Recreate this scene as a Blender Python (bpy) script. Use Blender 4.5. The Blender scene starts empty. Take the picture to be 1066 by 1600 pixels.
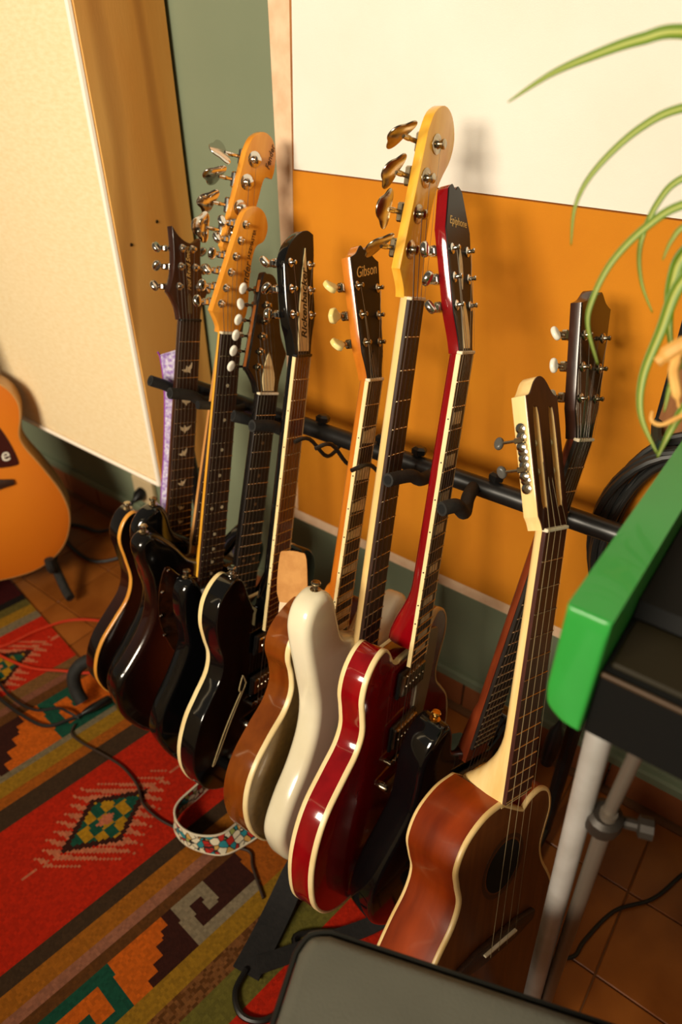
import bpy, bmesh, math, random
from mathutils import Vector, Matrix
from mathutils.geometry import tessellate_polygon
random.seed(7)
S = bpy.context.scene
COL = S.collection
V = Vector
# ------------------------------------------------------------------ camera
F_PX, PITCH, YAW, ROLL = 1067.0, 0.61764, 0.65060, 0.0054
CAM_LOC = V((0.0, -1.0258, 1.3233))
fw = V((-math.sin(YAW)*math.cos(PITCH), math.cos(YAW)*math.cos(PITCH), -math.sin(PITCH)))
rt = V((math.cos(YAW), math.sin(YAW), 0)); dn = fw.cross(rt)
rt2 = rt*math.cos(ROLL)+dn*math.sin(ROLL); dn2 = dn*math.cos(ROLL)-rt*math.sin(ROLL)
cd = bpy.data.cameras.new('camera'); cam = bpy.data.objects.new('camera', cd); COL.objects.link(cam)
up2 = -dn2
cam.matrix_world = Matrix(((rt2.x, up2.x, -fw.x, CAM_LOC.x), (rt2.y, up2.y, -fw.y, CAM_LOC.y), (rt2.z, up2.z, -fw.z, CAM_LOC.z), (0, 0, 0, 1)))
cd.sensor_fit = 'VERTICAL'; cd.sensor_height = 36; cd.sensor_width = 24; cd.lens = 36*F_PX/1600
cd.clip_start = 0.02
cd.dof.use_dof = True; cd.dof.focus_distance = 0.92; cd.dof.aperture_fstop = 3.2
S.camera = cam
# ------------------------------------------------------------------ world, lights, exposure
W = bpy.data.worlds.new('room_fill'); S.world = W; W.use_nodes = True
W.node_tree.nodes['Background'].inputs[0].default_value = (1.0, 0.84, 0.62, 1)
W.node_tree.nodes['Background'].inputs[1].default_value = 0.11
def area_light(name, loc, target, sx, sy, power, color):
    l = bpy.data.lights.new(name, 'AREA'); l.shape = 'RECTANGLE'; l.size = sx; l.size_y = sy; l.energy = power; l.color = color
    o = bpy.data.objects.new(name, l); COL.objects.link(o); o.location = loc
    o.rotation_euler = (V(target)-V(loc)).to_track_quat('-Z', 'Y').to_euler(); return o
area_light('window_light', (-0.60, -3.1, 2.05), (-0.75, -0.2, 0.9), 1.40, 0.66, 132, (1.0, 0.87, 0.68))
S.view_settings.view_transform = 'Standard'; S.view_settings.look = 'None'
S.view_settings.exposure = 0.0; S.view_settings.gamma = 1.0; S.view_settings.use_curve_mapping = False

# ------------------------------------------------------------------ materials
def lin(c):
    c = c/255.0
    return c/12.92 if c <= 0.04045 else ((c+0.055)/1.055)**2.4
def rgb(*c): return (lin(c[0]), lin(c[1]), lin(c[2]), 1)
MATS = {}
def mat(name, c, rough=0.5, metal=0.0, c2=None, scale=30, coat=0.0, bump=0.0, bscale=200, stretch=None, spec=0.5, sss=0):
    """principled material; c2 mixes in through stretched noise for grain and wear"""
    if name in MATS: return MATS[name]
    m = bpy.data.materials.new(name); m.use_nodes = True; nt = m.node_tree; b = nt.nodes['Principled BSDF']
    b.inputs['Base Color'].default_value = rgb(*c); b.inputs['Roughness'].default_value = rough
    b.inputs['Metallic'].default_value = metal; b.inputs['Coat Weight'].default_value = coat
    b.inputs['Coat Roughness'].default_value = 0.06; b.inputs['Specular IOR Level'].default_value = spec
    tc = nt.nodes.new('ShaderNodeTexCoord'); mp = nt.nodes.new('ShaderNodeMapping')
    nt.links.new(tc.outputs['Object'], mp.inputs[0])
    mp.inputs['Scale'].default_value = stretch or (1, 1, 1)
    if c2:
        n = nt.nodes.new('ShaderNodeTexNoise'); n.inputs['Scale'].default_value = scale; n.inputs['Detail'].default_value = 5
        nt.links.new(mp.outputs[0], n.inputs['Vector'])
        r = nt.nodes.new('ShaderNodeValToRGB'); r.color_ramp.elements[0].color = rgb(*c); r.color_ramp.elements[1].color = rgb(*c2)
        r.color_ramp.elements[0].position = 0.35; r.color_ramp.elements[1].position = 0.68
        nt.links.new(n.outputs['Fac'], r.inputs[0]); nt.links.new(r.outputs[0], b.inputs['Base Color'])
    if bump:
        n2 = nt.nodes.new('ShaderNodeTexNoise'); n2.inputs['Scale'].default_value = bscale; n2.inputs['Detail'].default_value = 3
        nt.links.new(mp.outputs[0], n2.inputs['Vector'])
        bp = nt.nodes.new('ShaderNodeBump'); bp.inputs['Strength'].default_value = bump; bp.inputs['Distance'].default_value = 0.002
        nt.links.new(n2.outputs['Fac'], bp.inputs['Height']); nt.links.new(bp.outputs[0], b.inputs['Normal'])
    MATS[name] = m; return m
def mat_burst(name, inner, mid, outer, cy, rx, ry, rough=0.2, coat=0.6):
    """sunburst lacquer: radial paint bands about the body centre (object space)"""
    m = mat(name, outer, rough, coat=coat); nt = m.node_tree; b = nt.nodes['Principled BSDF']
    tc = nt.nodes.new('ShaderNodeTexCoord'); mp = nt.nodes.new('ShaderNodeMapping')
    mp.vector_type = 'POINT'; mp.inputs['Location'].default_value = (0, -cy/ry, 0); mp.inputs['Scale'].default_value = (1/rx, 1/ry, 0)
    g = nt.nodes.new('ShaderNodeTexGradient'); g.gradient_type = 'SPHERICAL'
    r = nt.nodes.new('ShaderNodeValToRGB'); e = r.color_ramp.elements
    e[0].position = 0.0; e[0].color = rgb(*outer); e[1].position = 0.65; e[1].color = rgb(*inner)
    x = e.new(0.28); x.color = rgb(*mid)
    nt.links.new(tc.outputs['Object'], mp.inputs[0]); nt.links.new(mp.outputs[0], g.inputs[0]); nt.links.new(g.outputs['Fac'], r.inputs[0])
    nt.links.new(r.outputs[0], b.inputs['Base Color']); return m

CHROME = mat('chrome', (215, 212, 205), 0.12, 1.0)
NICKEL = mat('aged_nickel', (190, 178, 155), 0.22, 1.0, (150, 135, 110), 60)
GOLD = mat('gold_plate', (220, 175, 90), 0.2, 1.0)
STEEL = mat('string_steel', (185, 175, 160), 0.3, 1.0)
FRET = mat('fret_wire', (200, 185, 160), 0.25, 1.0)
ROSEWOOD = mat('rosewood', (38, 22, 14), 0.45, 0, (62, 36, 22), 40, stretch=(8, 1, 8))
EBONY = mat('ebony', (20, 15, 12), 0.4, 0, (34, 25, 19), 40, stretch=(8, 1, 8))
BLACK = mat('black_lacquer', (9, 9, 10), 0.1, coat=0.5)
BLACKP = mat('black_plastic', (14, 14, 14), 0.35)
RUBBER = mat('black_foam_rubber', (22, 22, 21), 0.75, 0, (34, 33, 30), 80, bump=0.3)
TUBE = mat('black_powder_coat', (20, 20, 20), 0.35, 0, (28, 27, 26), 50)
CREAM = mat('cream_binding', (243, 222, 168), 0.35, 0, (232, 205, 145), 25)
BONE = mat('bone_white', (236, 226, 200), 0.4, 0, (222, 206, 170), 60)
PEARL = mat('pearl_inlay', (240, 226, 190), 0.25, 0, (206, 188, 150), 90)
IVORY = mat('ivory_plastic', (232, 228, 212), 0.3)
KEYST = mat('aged_cream_plastic', (246, 232, 168), 0.3, 0, (236, 214, 130), 60)
MAPLEV = mat('vintage_maple', (232, 165, 68), 0.25, 0, (214, 140, 46), 9, coat=0.4, stretch=(6, 1, 6))
MAPLEL = mat('pale_maple', (245, 214, 150), 0.3, 0, (232, 192, 120), 9, coat=0.3, stretch=(6, 1, 6))
MAPLEY = mat('yellow_maple', (248, 190, 70), 0.25, 0, (236, 165, 45), 9, coat=0.4, stretch=(6, 1, 6))
MAPLEO = mat('orange_tinted_maple', (232, 158, 56), 0.25, 0, (214, 134, 36), 9, coat=0.4, stretch=(6, 1, 6))
MAHOG = mat('mahogany', (120, 50, 22), 0.3, 0, (92, 34, 14), 14, coat=0.3, stretch=(6, 1, 6))
MAHOGD = mat('dark_mahogany', (56, 28, 18), 0.3, 0, (40, 18, 11), 14, coat=0.3, stretch=(6, 1, 6))
CHERRY = mat('cherry_lacquer', (140, 8, 16), 0.12, 0, (118, 4, 12), 8, coat=0.7, stretch=(5, 1, 5))
AMBER = mat('amber_lacquer', (206, 122, 34), 0.2, 0, (184, 98, 22), 9, coat=0.5, stretch=(6, 1, 6))
TORT = mat('tortoise_plastic', (60, 28, 10), 0.15, 0, (20, 10, 6), 45, coat=0.5)
WHITEP = mat('white_lacquer', (236, 228, 200), 0.2, 0, (228, 218, 186), 12, coat=0.5)
HEADBLK = mat('head_black', (12, 11, 11), 0.42, spec=0.3)
DECALD = mat('dark_decal', (70, 42, 14), 0.5)
DECALG = mat('gold_decal', (226, 190, 112), 0.35, 0.3)

# ------------------------------------------------------------------ mesh helpers
class MB:
    def __init__(s): s.v = []; s.f = []; s.m = []; s.mi = 0
    def add(s, vs, fs, mi=None):
        o = len(s.v); s.v += [tuple(v) for v in vs]
        for f in fs: s.f.append(tuple(i+o for i in f)); s.m.append(s.mi if mi is None else mi)
        return s
    def xf(s, M): s.v = [tuple(M @ V(v)) for v in s.v]; return s
    def box(s, c, d, R=None, mi=None):
        hx, hy, hz = d[0]/2, d[1]/2, d[2]/2
        vs = [V((x*hx, y*hy, z*hz)) for z in (-1, 1) for y in (-1, 1) for x in (-1, 1)]
        if R: vs = [R @ v for v in vs]
        vs = [v+V(c) for v in vs]
        return s.add(vs, [(0, 2, 3, 1), (4, 5, 7, 6), (0, 1, 5, 4), (2, 6, 7, 3), (0, 4, 6, 2), (1, 3, 7, 5)], mi)
    def bbox(s, c, d, b=0.002, R=None, mi=None):
        """box with chamfered edges"""
        h = [x/2 for x in d]; b = min(b, min(h)*0.9); vs = []; idx = {}
        for ax in range(3):
            for sx in (-1, 1):
                for sy in (-1, 1):
                    for sz in (-1, 1):
                        p = [sx*(h[0]-b), sy*(h[1]-b), sz*(h[2]-b)]; p[ax] = (sx, sy, sz)[ax]*h[ax]
                        idx[(ax, sx, sy, sz)] = len(vs); vs.append(V(p))
        fs = []
        for ax in range(3):
            o = [a for a in range(3) if a != ax]
            for sg in (-1, 1):
                q = []
                for a, c2 in ((-1, -1), (1, -1), (1, 1), (-1, 1)):
                    k = [0, 0, 0]; k[ax] = sg; k[o[0]] = a; k[o[1]] = c2; q.append(idx[(ax, *k)])
                fs.append(tuple(q))
        for ax in range(3):
            o = [a for a in range(3) if a != ax]
            for a in (-1, 1):
                for c2 in (-1, 1):
                    q = []
                    for (fa, sg) in ((o[0], -1), (o[0], 1), (o[1], 1), (o[1], -1)):
                        k = [0, 0, 0]; k[ax] = sg; k[o[0]] = a; k[o[1]] = c2; q.append(idx[(fa, *k)])
                    fs.append(tuple(q))
        for sx in (-1, 1):
            for sy in (-1, 1):
                for sz in (-1, 1): fs.append(tuple(idx[(a, sx, sy, sz)] for a in range(3)))
        if R: vs = [R @ v for v in vs]
        return s.add([v+V(c) for v in vs], fs, mi)
    def lathe(s, prof, p0=(0, 0, 0), ax=(0, 0, 1), n=14, mi=None, sc=(1, 1)):
        """profile [(r, h)] turned about axis ax from p0"""
        ax = V(ax).normalized(); a = ax.orthogonal().normalized(); b = ax.cross(a); p0 = V(p0); vs = []; fs = []
        for r, h in prof:
            for k in range(n):
                t = 2*math.pi*k/n; vs.append(p0+ax*h+a*(r*sc[0]*math.cos(t))+b*(r*sc[1]*math.sin(t)))
        for i in range(len(prof)-1):
            for k in range(n):
                k2 = (k+1) % n; fs.append((i*n+k, i*n+k2, (i+1)*n+k2, (i+1)*n+k))
        fs.append(tuple(reversed(range(n)))); fs.append(tuple(range((len(prof)-1)*n, len(prof)*n)))
        return s.add(vs, fs, mi)
    def cyl(s, p0, p1, r, r1=None, n=12, mi=None):
        p0 = V(p0); p1 = V(p1); return s.lathe([(r, 0), (r if r1 is None else r1, (p1-p0).length)], p0, p1-p0, n, mi)
    def tube(s, pts, r, n=8, sub=0, mi=None, radii=None, cap=True):
        pts = [V(p) for p in pts]
        if sub: pts = catmull_open(pts, sub)
        m = len(pts); vs = []; fs = []; nrm = None
        for i, p in enumerate(pts):
            t = (pts[min(i+1, m-1)]-pts[max(i-1, 0)]).normalized()
            if nrm is None: nrm = t.orthogonal().normalized()
            else:
                nrm = (nrm-t*nrm.dot(t)); nrm = nrm.normalized() if nrm.length > 1e-6 else t.orthogonal().normalized()
            b = t.cross(nrm); rr = r if radii is None else radii[int(i*(len(radii)-1)/(m-1)+0.5)]
            for k in range(n):
                a = 2*math.pi*k/n; vs.append(p+nrm*(rr*math.cos(a))+b*(rr*math.sin(a)))
        for i in range(m-1):
            for k in range(n):
                k2 = (k+1) % n; fs.append((i*n+k, i*n+k2, (i+1)*n+k2, (i+1)*n+k))
        if cap: fs.append(tuple(reversed(range(n)))); fs.append(tuple(range((m-1)*n, m*n)))
        return s.add(vs, fs, mi)
    def prism(s, out, z0, z1, r=0.0, seg=3, holes=(), mi=None, r0=None, mcap=None):
        """extrude closed outline (list of xy, counter-clockwise or not) from z0 (back) to z1 (front) with edge radius r"""
        if area2(out) < 0: out = out[::-1]
        n = len(out); nr = normals2(out); prof = []
        r0 = r if r0 is None else r0
        if r0 > 0:
            for k in range(seg+1):
                a = math.pi/2*k/seg; prof.append((r0*(1-math.sin(a)), z0+r0*(1-math.cos(a))))
        else: prof.append((0, z0))
        if r > 0:
            for k in range(seg+1):
                a = math.pi/2*k/seg; prof.append((r*(1-math.cos(a)), z1-r*(1-math.sin(a))))
        else: prof.append((0, z1))
        vs = []; fs = []
        for ins, z in prof:
            for i in range(n): vs.append((out[i][0]-nr[i][0]*ins, out[i][1]-nr[i][1]*ins, z))
        for j in range(len(prof)-1):
            for i in range(n):
                i2 = (i+1) % n; fs.append((j*n+i, j*n+i2, (j+1)*n+i2, (j+1)*n+i))
        base = len(vs); hv = []
        for h in holes:
            if area2(h) > 0: h = h[::-1]
            m = len(h); b0 = len(vs); vs += [(p[0], p[1], z0) for p in h]; b1 = len(vs); vs += [(p[0], p[1], z1) for p in h]
            for i in range(m):
                i2 = (i+1) % m; fs.append((b0+i, b0+i2, b1+i2, b1+i))
            hv.append((h, b0, b1))
        s.add(vs, fs, mi); off = len(s.v)-len(vs)
        lp = len(prof)-1
        for top in (0, 1):
            j = lp if top else 0; polys = [[V((vs[j*n+i][0], vs[j*n+i][1], 0)) for i in range(n)]]; ids = [j*n+i for i in range(n)]
            for h, b0, b1 in hv:
                polys.append([V((p[0], p[1], 0)) for p in h]); ids += [(b1 if top else b0)+i for i in range(len(h))]
            for t in tessellate_polygon(polys):
                q = [ids[k] for k in t]
                a, b, c = (vs[k] for k in q)
                cr = (b[0]-a[0])*(c[1]-a[1])-(b[1]-a[1])*(c[0]-a[0])
                if (cr > 0) != bool(top): q = q[::-1]
                s.f.append(tuple(off+k for k in q)); s.m.append((s.mi if mi is None else mi) if mcap is None or not top else mcap)
        return s
    def band(s, out, section, mi=None):
        """sweep a small (inset, z) section loop round a closed outline: bindings and rims"""
        if area2(out) < 0: out = out[::-1]
        n = len(out); nr = normals2(out); m = len(section)
        vs = [(out[i][0]-nr[i][0]*a, out[i][1]-nr[i][1]*a, z) for i in range(n) for a, z in section]
        fs = [(i*m+k, ((i+1) % n)*m+k, ((i+1) % n)*m+(k+1) % m, i*m+(k+1) % m) for i in range(n) for k in range(m)]
        return s.add(vs, fs, mi)
    def build(s, name, mats, parent=None, M=None, smooth=35, label=None):
        me = bpy.data.meshes.new(name); me.from_pydata(s.v, [], s.f)
        for m in (mats if isinstance(mats, (list, tuple)) else [mats]): me.materials.append(m)
        if any(s.m): me.polygons.foreach_set('material_index', s.m)
        if smooth:
            me.polygons.foreach_set('use_smooth', [True]*len(me.polygons)); me.set_sharp_from_angle(angle=math.radians(smooth))
        me.update()
        o = bpy.data.objects.new(name, me); COL.objects.link(o)
        if parent: o.parent = parent
        if M is not None: o.matrix_local = M
        if label: o['label'] = label
        return o
def area2(p): return sum(p[i][0]*p[(i+1) % len(p)][1]-p[(i+1) % len(p)][0]*p[i][1] for i in range(len(p)))/2
def normals2(p):
    n = len(p); r = []
    for i in range(n):
        ax, ay = p[i-1][:2]; bx, by = p[i][:2]; cx, cy = p[(i+1) % n][:2]
        e1 = V((by-ay, ax-bx)); e2 = V((cy-by, bx-cx))
        e1 = e1.normalized() if e1.length > 1e-9 else e1; e2 = e2.normalized() if e2.length > 1e-9 else e2
        q = e1+e2; q = q.normalized() if q.length > 1e-6 else e1
        r.append((q.x, q.y))
    return r
def cr(p0, p1, p2, p3, t):
    return 0.5*((2*p1)+(-p0+p2)*t+(2*p0-5*p1+4*p2-p3)*t*t+(-p0+3*p1-3*p2+p3)*t**3)
def catmull_open(p, k):
    o = []
    for i in range(len(p)-1):
        a = p[max(i-1, 0)]; d = p[min(i+2, len(p)-1)]
        o += [cr(a, p[i], p[i+1], d, j/k) for j in range(k)]
    return o+[p[-1]]
def smooth_closed(p, k=5):
    """closed spline; a point given with a third entry is a sharp corner"""
    n = len(p); q = [V((a[0], a[1])) for a in p]; o = []
    for i in range(n):
        a, b, c, d = q[i-1], q[i], q[(i+1) % n], q[(i+2) % n]
        if len(p[i]) > 2: a = b
        if len(p[(i+1) % n]) > 2: d = c
        o += [tuple(cr(a, b, c, d, j/k)) for j in range(k)]
    return o
def mm(p): return [tuple([a[0]/1000, a[1]/1000]+list(a[2:])) for a in p]
def T(x, y, z): return Matrix.Translation((x, y, z))
def empty(name, M, label, cat, group=None):
    o = bpy.data.objects.new(name, None); COL.objects.link(o); o.empty_display_size = 0.05
    o.matrix_world = M; tag(o, label, cat, group); return o
def tag(o, label, cat, group=None):
    o['label'] = label; o['category'] = cat
    if group: o['group'] = group
    return o
def struct(o): o['kind'] = 'structure'; return o
def text_mesh(txt, size, shear=0.0, ext=0.0003, bold=0.0, space=1.0):
    c = bpy.data.curves.new('txt', 'FONT'); c.body = txt; c.size = size; c.shear = shear; c.extrude = ext; c.offset = bold
    c.align_x = 'CENTER'; c.align_y = 'CENTER'; c.resolution_u = 3; c.space_character = space
    o = bpy.data.objects.new('txt', c); COL.objects.link(o)
    dg = bpy.context.evaluated_depsgraph_get(); me = bpy.data.meshes.new_from_object(o.evaluated_get(dg))
    bpy.data.objects.remove(o); bpy.data.curves.remove(c); return me
def lettering(name, txt, size, m, parent, M, **k):
    me = text_mesh(txt, size, **k); me.name = name; me.materials.clear(); me.materials.append(m)
    o = bpy.data.objects.new(name, me); COL.objects.link(o); o.parent = parent; o.matrix_local = M; return o
def place(name, me, parent, M):
    o = bpy.data.objects.new(name, me); COL.objects.link(o); o.parent = parent; o.matrix_local = M; return o
def ribbon(path, wid, side, thick=0.002, sub=6):
    """flat strap along path; side gives the width direction at each point"""
    p = catmull_open([V(a) for a in path], sub); sd = catmull_open([V(a) for a in side], sub); b = MB(); vs = []; n = len(p)
    for i in range(n):
        t = (p[min(i+1, n-1)]-p[max(i-1, 0)]).normalized(); w = sd[i]; w = (w-t*w.dot(t)).normalized(); nn = t.cross(w)
        for a, c in ((-1, -1), (1, -1), (1, 1), (-1, 1)): vs.append(p[i]+w*(a*wid/2)+nn*(c*thick/2))
    fs = [(i*4+k, (i+1)*4+k, (i+1)*4+(k+1) % 4, i*4+(k+1) % 4) for i in range(n-1) for k in range(4)]
    fs += [(3, 2, 1, 0), tuple(range((n-1)*4, n*4))]
    return b.add(vs, fs), p, sd

# ------------------------------------------------------------------ the setting
WALLM = mat('grey_green_wall_paint', (122, 132, 106), 0.75, 0, (114, 125, 99), 3, bump=0.15, bscale=40)
TILEM = mat('terracotta_tile', (158, 92, 34), 0.32, 0, (128, 68, 20), 7)
SKIRTM = mat('terracotta_skirting_tile', (150, 88, 50), 0.45, 0, (128, 70, 38), 9)
GROUTM = mat('brown_grout', (118, 78, 44), 0.9)
fo = struct(MB().box((-0.9, -1.15, -0.02), (4.4, 2.5, 0.04)).build('floor', GROUTM, smooth=0)); fo.location = (0, 0, -0.003)
tb = MB().bbox((0, 0, 0), (0.1695, 0.1695, 0.006), 0.0015).build('tile', TILEM, fo); tb.matrix_local = T(0, 0, 0)
first = True; PT = 0.172
for i in range(-15, 6):
    for j in range(11):
        x = 0.044+PT/2+PT*i; y = -0.03-PT/2-PT*(j-0)+PT*0
        if y < -1.75: continue
        o = tb if first else tb.copy()
        if not first: COL.objects.link(o)
        first = False; o.parent = fo
        o.matrix_local = T(x, y, 0.0005+random.uniform(0, 0.0006))
wo = struct(MB().box((-0.9, 0.06, 1.3), (4.4, 0.12, 2.6)).build('wall_back', WALLM, smooth=0))
bb = MB(); prof = [(0.0, 0.08), (-0.014, 0.08), (-0.014, 0.098), (-0.010, 0.104), (0.0, 0.106)]
bb.add([(x, y, z) for x in (-3.05, 1.25) for y, z in prof], [(i, i+1, i+6, i+5) for i in range(4)]+[(4, 3, 2, 1, 0), (5, 6, 7, 8, 9)])
struct(bb.build('baseboard_back', WALLM, smooth=0))
sk = MB().box((0, -0.005, -0.02), (4.3, 0.006, 0.002)).build('trim_1', GROUTM, smooth=0); sk.location = (-0.9, 0.001, 0.06); struct(sk)
st = MB().bbox((0, 0, 0), (0.168, 0.011, 0.076), 0.0015).build('skirting_tile', SKIRTM, sk)
for k in range(24):
    o = st if k == 0 else st.copy()
    if k: COL.objects.link(o)
    o.parent = sk; o.matrix_local = T(-2.05+0.172*k+0.04, -0.007, -0.02)

# unseen window wall added behind the camera to keep light off the floor: sill at 1.36 m
fw_ = MB(); WX0, WX1, SIL, HEAD_ = -1.9, 0.8, 1.36, 2.45
fw_.box((-0.9, -2.36, SIL/2), (4.4, 0.12, SIL)); fw_.box((-0.9, -2.36, (HEAD_+2.6)/2), (4.4, 0.12, 2.6-HEAD_))
fw_.box((( -3.1+WX0)/2, -2.36, (SIL+HEAD_)/2), (WX0+3.1, 0.12, HEAD_-SIL)); fw_.box(((1.3+WX1)/2, -2.36, (SIL+HEAD_)/2), (1.3-WX1, 0.12, HEAD_-SIL))
struct(fw_.build('added_wall_front', mat('warm_white_wall', (222, 208, 180), 0.85), smooth=0))

# ------------------------------------------------------------------ fabric wall panel
def fabric(name, c, c2, rough=0.9):
    m = mat(name, c, rough, 0, c2, 5, bump=0.25, bscale=900); return m
ORANGE = fabric('orange_felt', (208, 131, 10), (197, 119, 5)); CANVAS = fabric('white_canvas', (240, 235, 224), (234, 228, 214))
PINE = mat('pale_pine', (238, 205, 170), 0.6, 0, (224, 184, 146), 12, stretch=(3, 1, 3))
PINED = mat('brown_pine_edge', (168, 110, 56), 0.6, 0, (140, 86, 40), 12)
pn = empty('fabric_wall_panel', T(-0.2, -0.01, 0.37), 'tall wall panel, orange felt below and white canvas above, pale pine edging', 'wall panel')
Mi = pn.matrix_world.inverted()
def slab(pts, y0, y1):
    """polygon in x,z extruded from y0 (back) to y1 (front)"""
    return MB().prism([(p[0], p[1]) for p in pts], 0, 1, 0).xf(Matrix(((1, 0, 0, 0), (0, 0, y1-y0, y0), (0, 1, 0, 0), (0, 0, 0, 1))))
xl = lambda z: -0.871+0.036*(z-0.40)/0.96
slab([(xl(0.402), 0.402), (0.75, 0.402), (0.75, 1.1235), (xl(1.1235), 1.1235)], -0.002, -0.048).build('lower_fabric', ORANGE, pn, Mi, 0, 'orange felt')
slab([(xl(1.1255), 1.1255), (0.75, 1.1255), (0.75, 2.0), (xl(2.0), 2.0)], -0.002, -0.045).build('upper_fabric', CANVAS, pn, Mi, 0, 'white canvas')
slab([(-0.886, 0.375), (0.75, 0.375), (0.75, 0.4005), (-0.886, 0.4005)], -0.002, -0.046).build('bottom_batten', PINE, pn, Mi, 0)
slab([(-0.886, 0.402), (xl(0.402)-0.002, 0.402), (xl(2.0)-0.009, 2.0), (-0.886, 2.0)], -0.002, -0.042).build('side_batten', PINE, pn, Mi, 0)
slab([(xl(0.42)-0.0018, 0.42), (xl(0.42)-0.0004, 0.42), (xl(2.0)-0.0004, 2.0), (xl(2.0)-0.008, 2.0)], -0.002, -0.044).build('edge_strip', PINED, pn, Mi, 0)

# ------------------------------------------------------------------ plywood sound-absorber box on the left
PLY = mat('plywood', (250, 196, 112), 0.5, 0, (232, 160, 72), 5, stretch=(1, 1, 0.25), bump=0.1)
nt = PLY.node_tree; b_ = nt.nodes['Principled BSDF']; w_ = nt.nodes.new('ShaderNodeTexWave'); w_.inputs['Scale'].default_value = 3.2; w_.inputs['Distortion'].default_value = 9; w_.inputs['Detail'].default_value = 2.5; w_.inputs['Detail Scale'].default_value = 1.2
mp_ = [n for n in nt.nodes if n.type == 'MAPPING'][0]; w_.bands_direction = 'Y'; nt.links.new(mp_.outputs[0], w_.inputs['Vector'])
mx_ = nt.nodes.new('ShaderNodeMix'); mx_.data_type = 'RGBA'; mx_.blend_type = 'MULTIPLY'; mx_.inputs['Factor'].default_value = 0.55
rp_ = nt.nodes.new('ShaderNodeValToRGB'); rp_.color_ramp.elements[0].color = (0.55, 0.42, 0.28, 1); rp_.color_ramp.elements[1].color = (1, 1, 1, 1); rp_.color_ramp.elements[1].position = 0.35
src_ = b_.inputs['Base Color'].links[0].from_socket
nt.links.new(w_.outputs['Fac'], rp_.inputs[0]); nt.links.new(src_, mx_.inputs[6]); nt.links.new(rp_.outputs[0], mx_.inputs[7]); nt.links.new(mx_.outputs[2], b_.inputs['Base Color'])
LINEN = mat('cream_linen', (250, 230, 188), 0.9, 0, (242, 218, 168), 60, bump=0.5, bscale=700, stretch=(1, 1, 3))
PIPING = mat('white_edge_trim', (250, 240, 222), 0.6)
bx = empty('sound_absorber_box', T(-1.7, -0.1, 0.43), 'deep plywood absorber box with cream linen front beside the green wall', 'acoustic box')
Mi = bx.matrix_world.inverted()
MB().bbox((-1.166, -0.105, 1.23), (0.012, 0.19, 1.6), 0.001).build('side_panel', PLY, bx, Mi, 0, 'plywood side panel')
MB().bbox((-1.70, -0.105, 0.436), (1.05, 0.19, 0.012), 0.001).build('bottom_panel', PLY, bx, Mi, 0)
MB().bbox((-1.69, -0.197, 1.235), (1.03, 0.010, 1.585), 0.003).build('front_fabric', LINEN, bx, Mi, 0, 'cream linen')
MB().tube([(-1.168, -0.203, 0.438), (-1.168, -0.203, 2.02)], 0.0065, 8).build('edge_trim', PIPING, bx, Mi)
MB().tube([(-2.2, -0.203, 0.438), (-1.168, -0.203, 0.438)], 0.0055, 8).build('edge_trim', PIPING, bx, Mi)
for (y, z) in ((-0.17, 0.98), (-0.10, 1.01), (-0.05, 0.80)):
    MB().lathe([(0.0035, 0), (0.003, 0.0012)], (-1.160, y, z), (1, 0, 0), 10).build('screw', mat('dark_screw', (60, 40, 20), 0.4, 0.8), bx, Mi)
# wall socket and plug under the box
so = empty('wall_socket', T(-1.52, -0.001, 0.18), 'beige wall socket with black plug under the plywood box', 'socket'); Mi = so.matrix_world.inverted()
MB().bbox((-1.52, -0.01, 0.18), (0.09, 0.018, 0.09), 0.004).build('face_plate', mat('beige_plastic', (206, 184, 142), 0.5), so, Mi)
MB().lathe([(0.018, 0), (0.018, 0.02), (0.009, 0.034), (0.005, 0.045)], (-1.52, -0.019, 0.18), (0.1, -1, -0.3)).build('plug', BLACKP, so, Mi)

# ------------------------------------------------------------------ guitars
# local frame of an instrument: origin at the nut on the fingerboard, x across (treble side +), y up the neck, z out of the face
FRETME = None
def ellipse(rx, ry, cx=0, cy=0, n=20): return [(cx+rx*math.cos(2*math.pi*k/n), cy+ry*math.sin(2*math.pi*k/n)) for k in range(n)]
def button_mesh(kind):
    b = MB()
    if kind == 'clover':
        o = []
        for k in range(40):
            t = 2*math.pi*k/40; r = 0.0155*(1+0.20*math.cos(3*t)); o.append((0.017+r*math.cos(t)*1.05, r*math.sin(t)*1.42))
        b.prism(o, -0.0012, 0.0012, 0.0010, 2)
        b.cyl((-0.002, 0, 0), (0.008, 0, 0), 0.0038, 0.0030)
    elif kind == 'keystone':
        b.prism(smooth_closed(mm([(0, -4), (5, -5.5), (13, -11, 1), (20, -9), (23.5, -2), (23.5, 2), (20, 9), (13, 11, 1), (5, 6), (0, 4)]), 3), -0.004, 0.004, 0.0025, 3)
    elif kind == 'kidney':
        b.prism(ellipse(0.0072, 0.0098, 0.0075), -0.0045, 0.0045, 0.0038, 4)
        b.cyl((-0.003, 0, 0), (0.002, 0, 0), 0.003)
    elif kind == 'oval':
        b.prism(ellipse(0.0068, 0.0095, 0.007), -0.0035, 0.0035, 0.0032, 4)
    return b
BUTTON = {}
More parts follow.
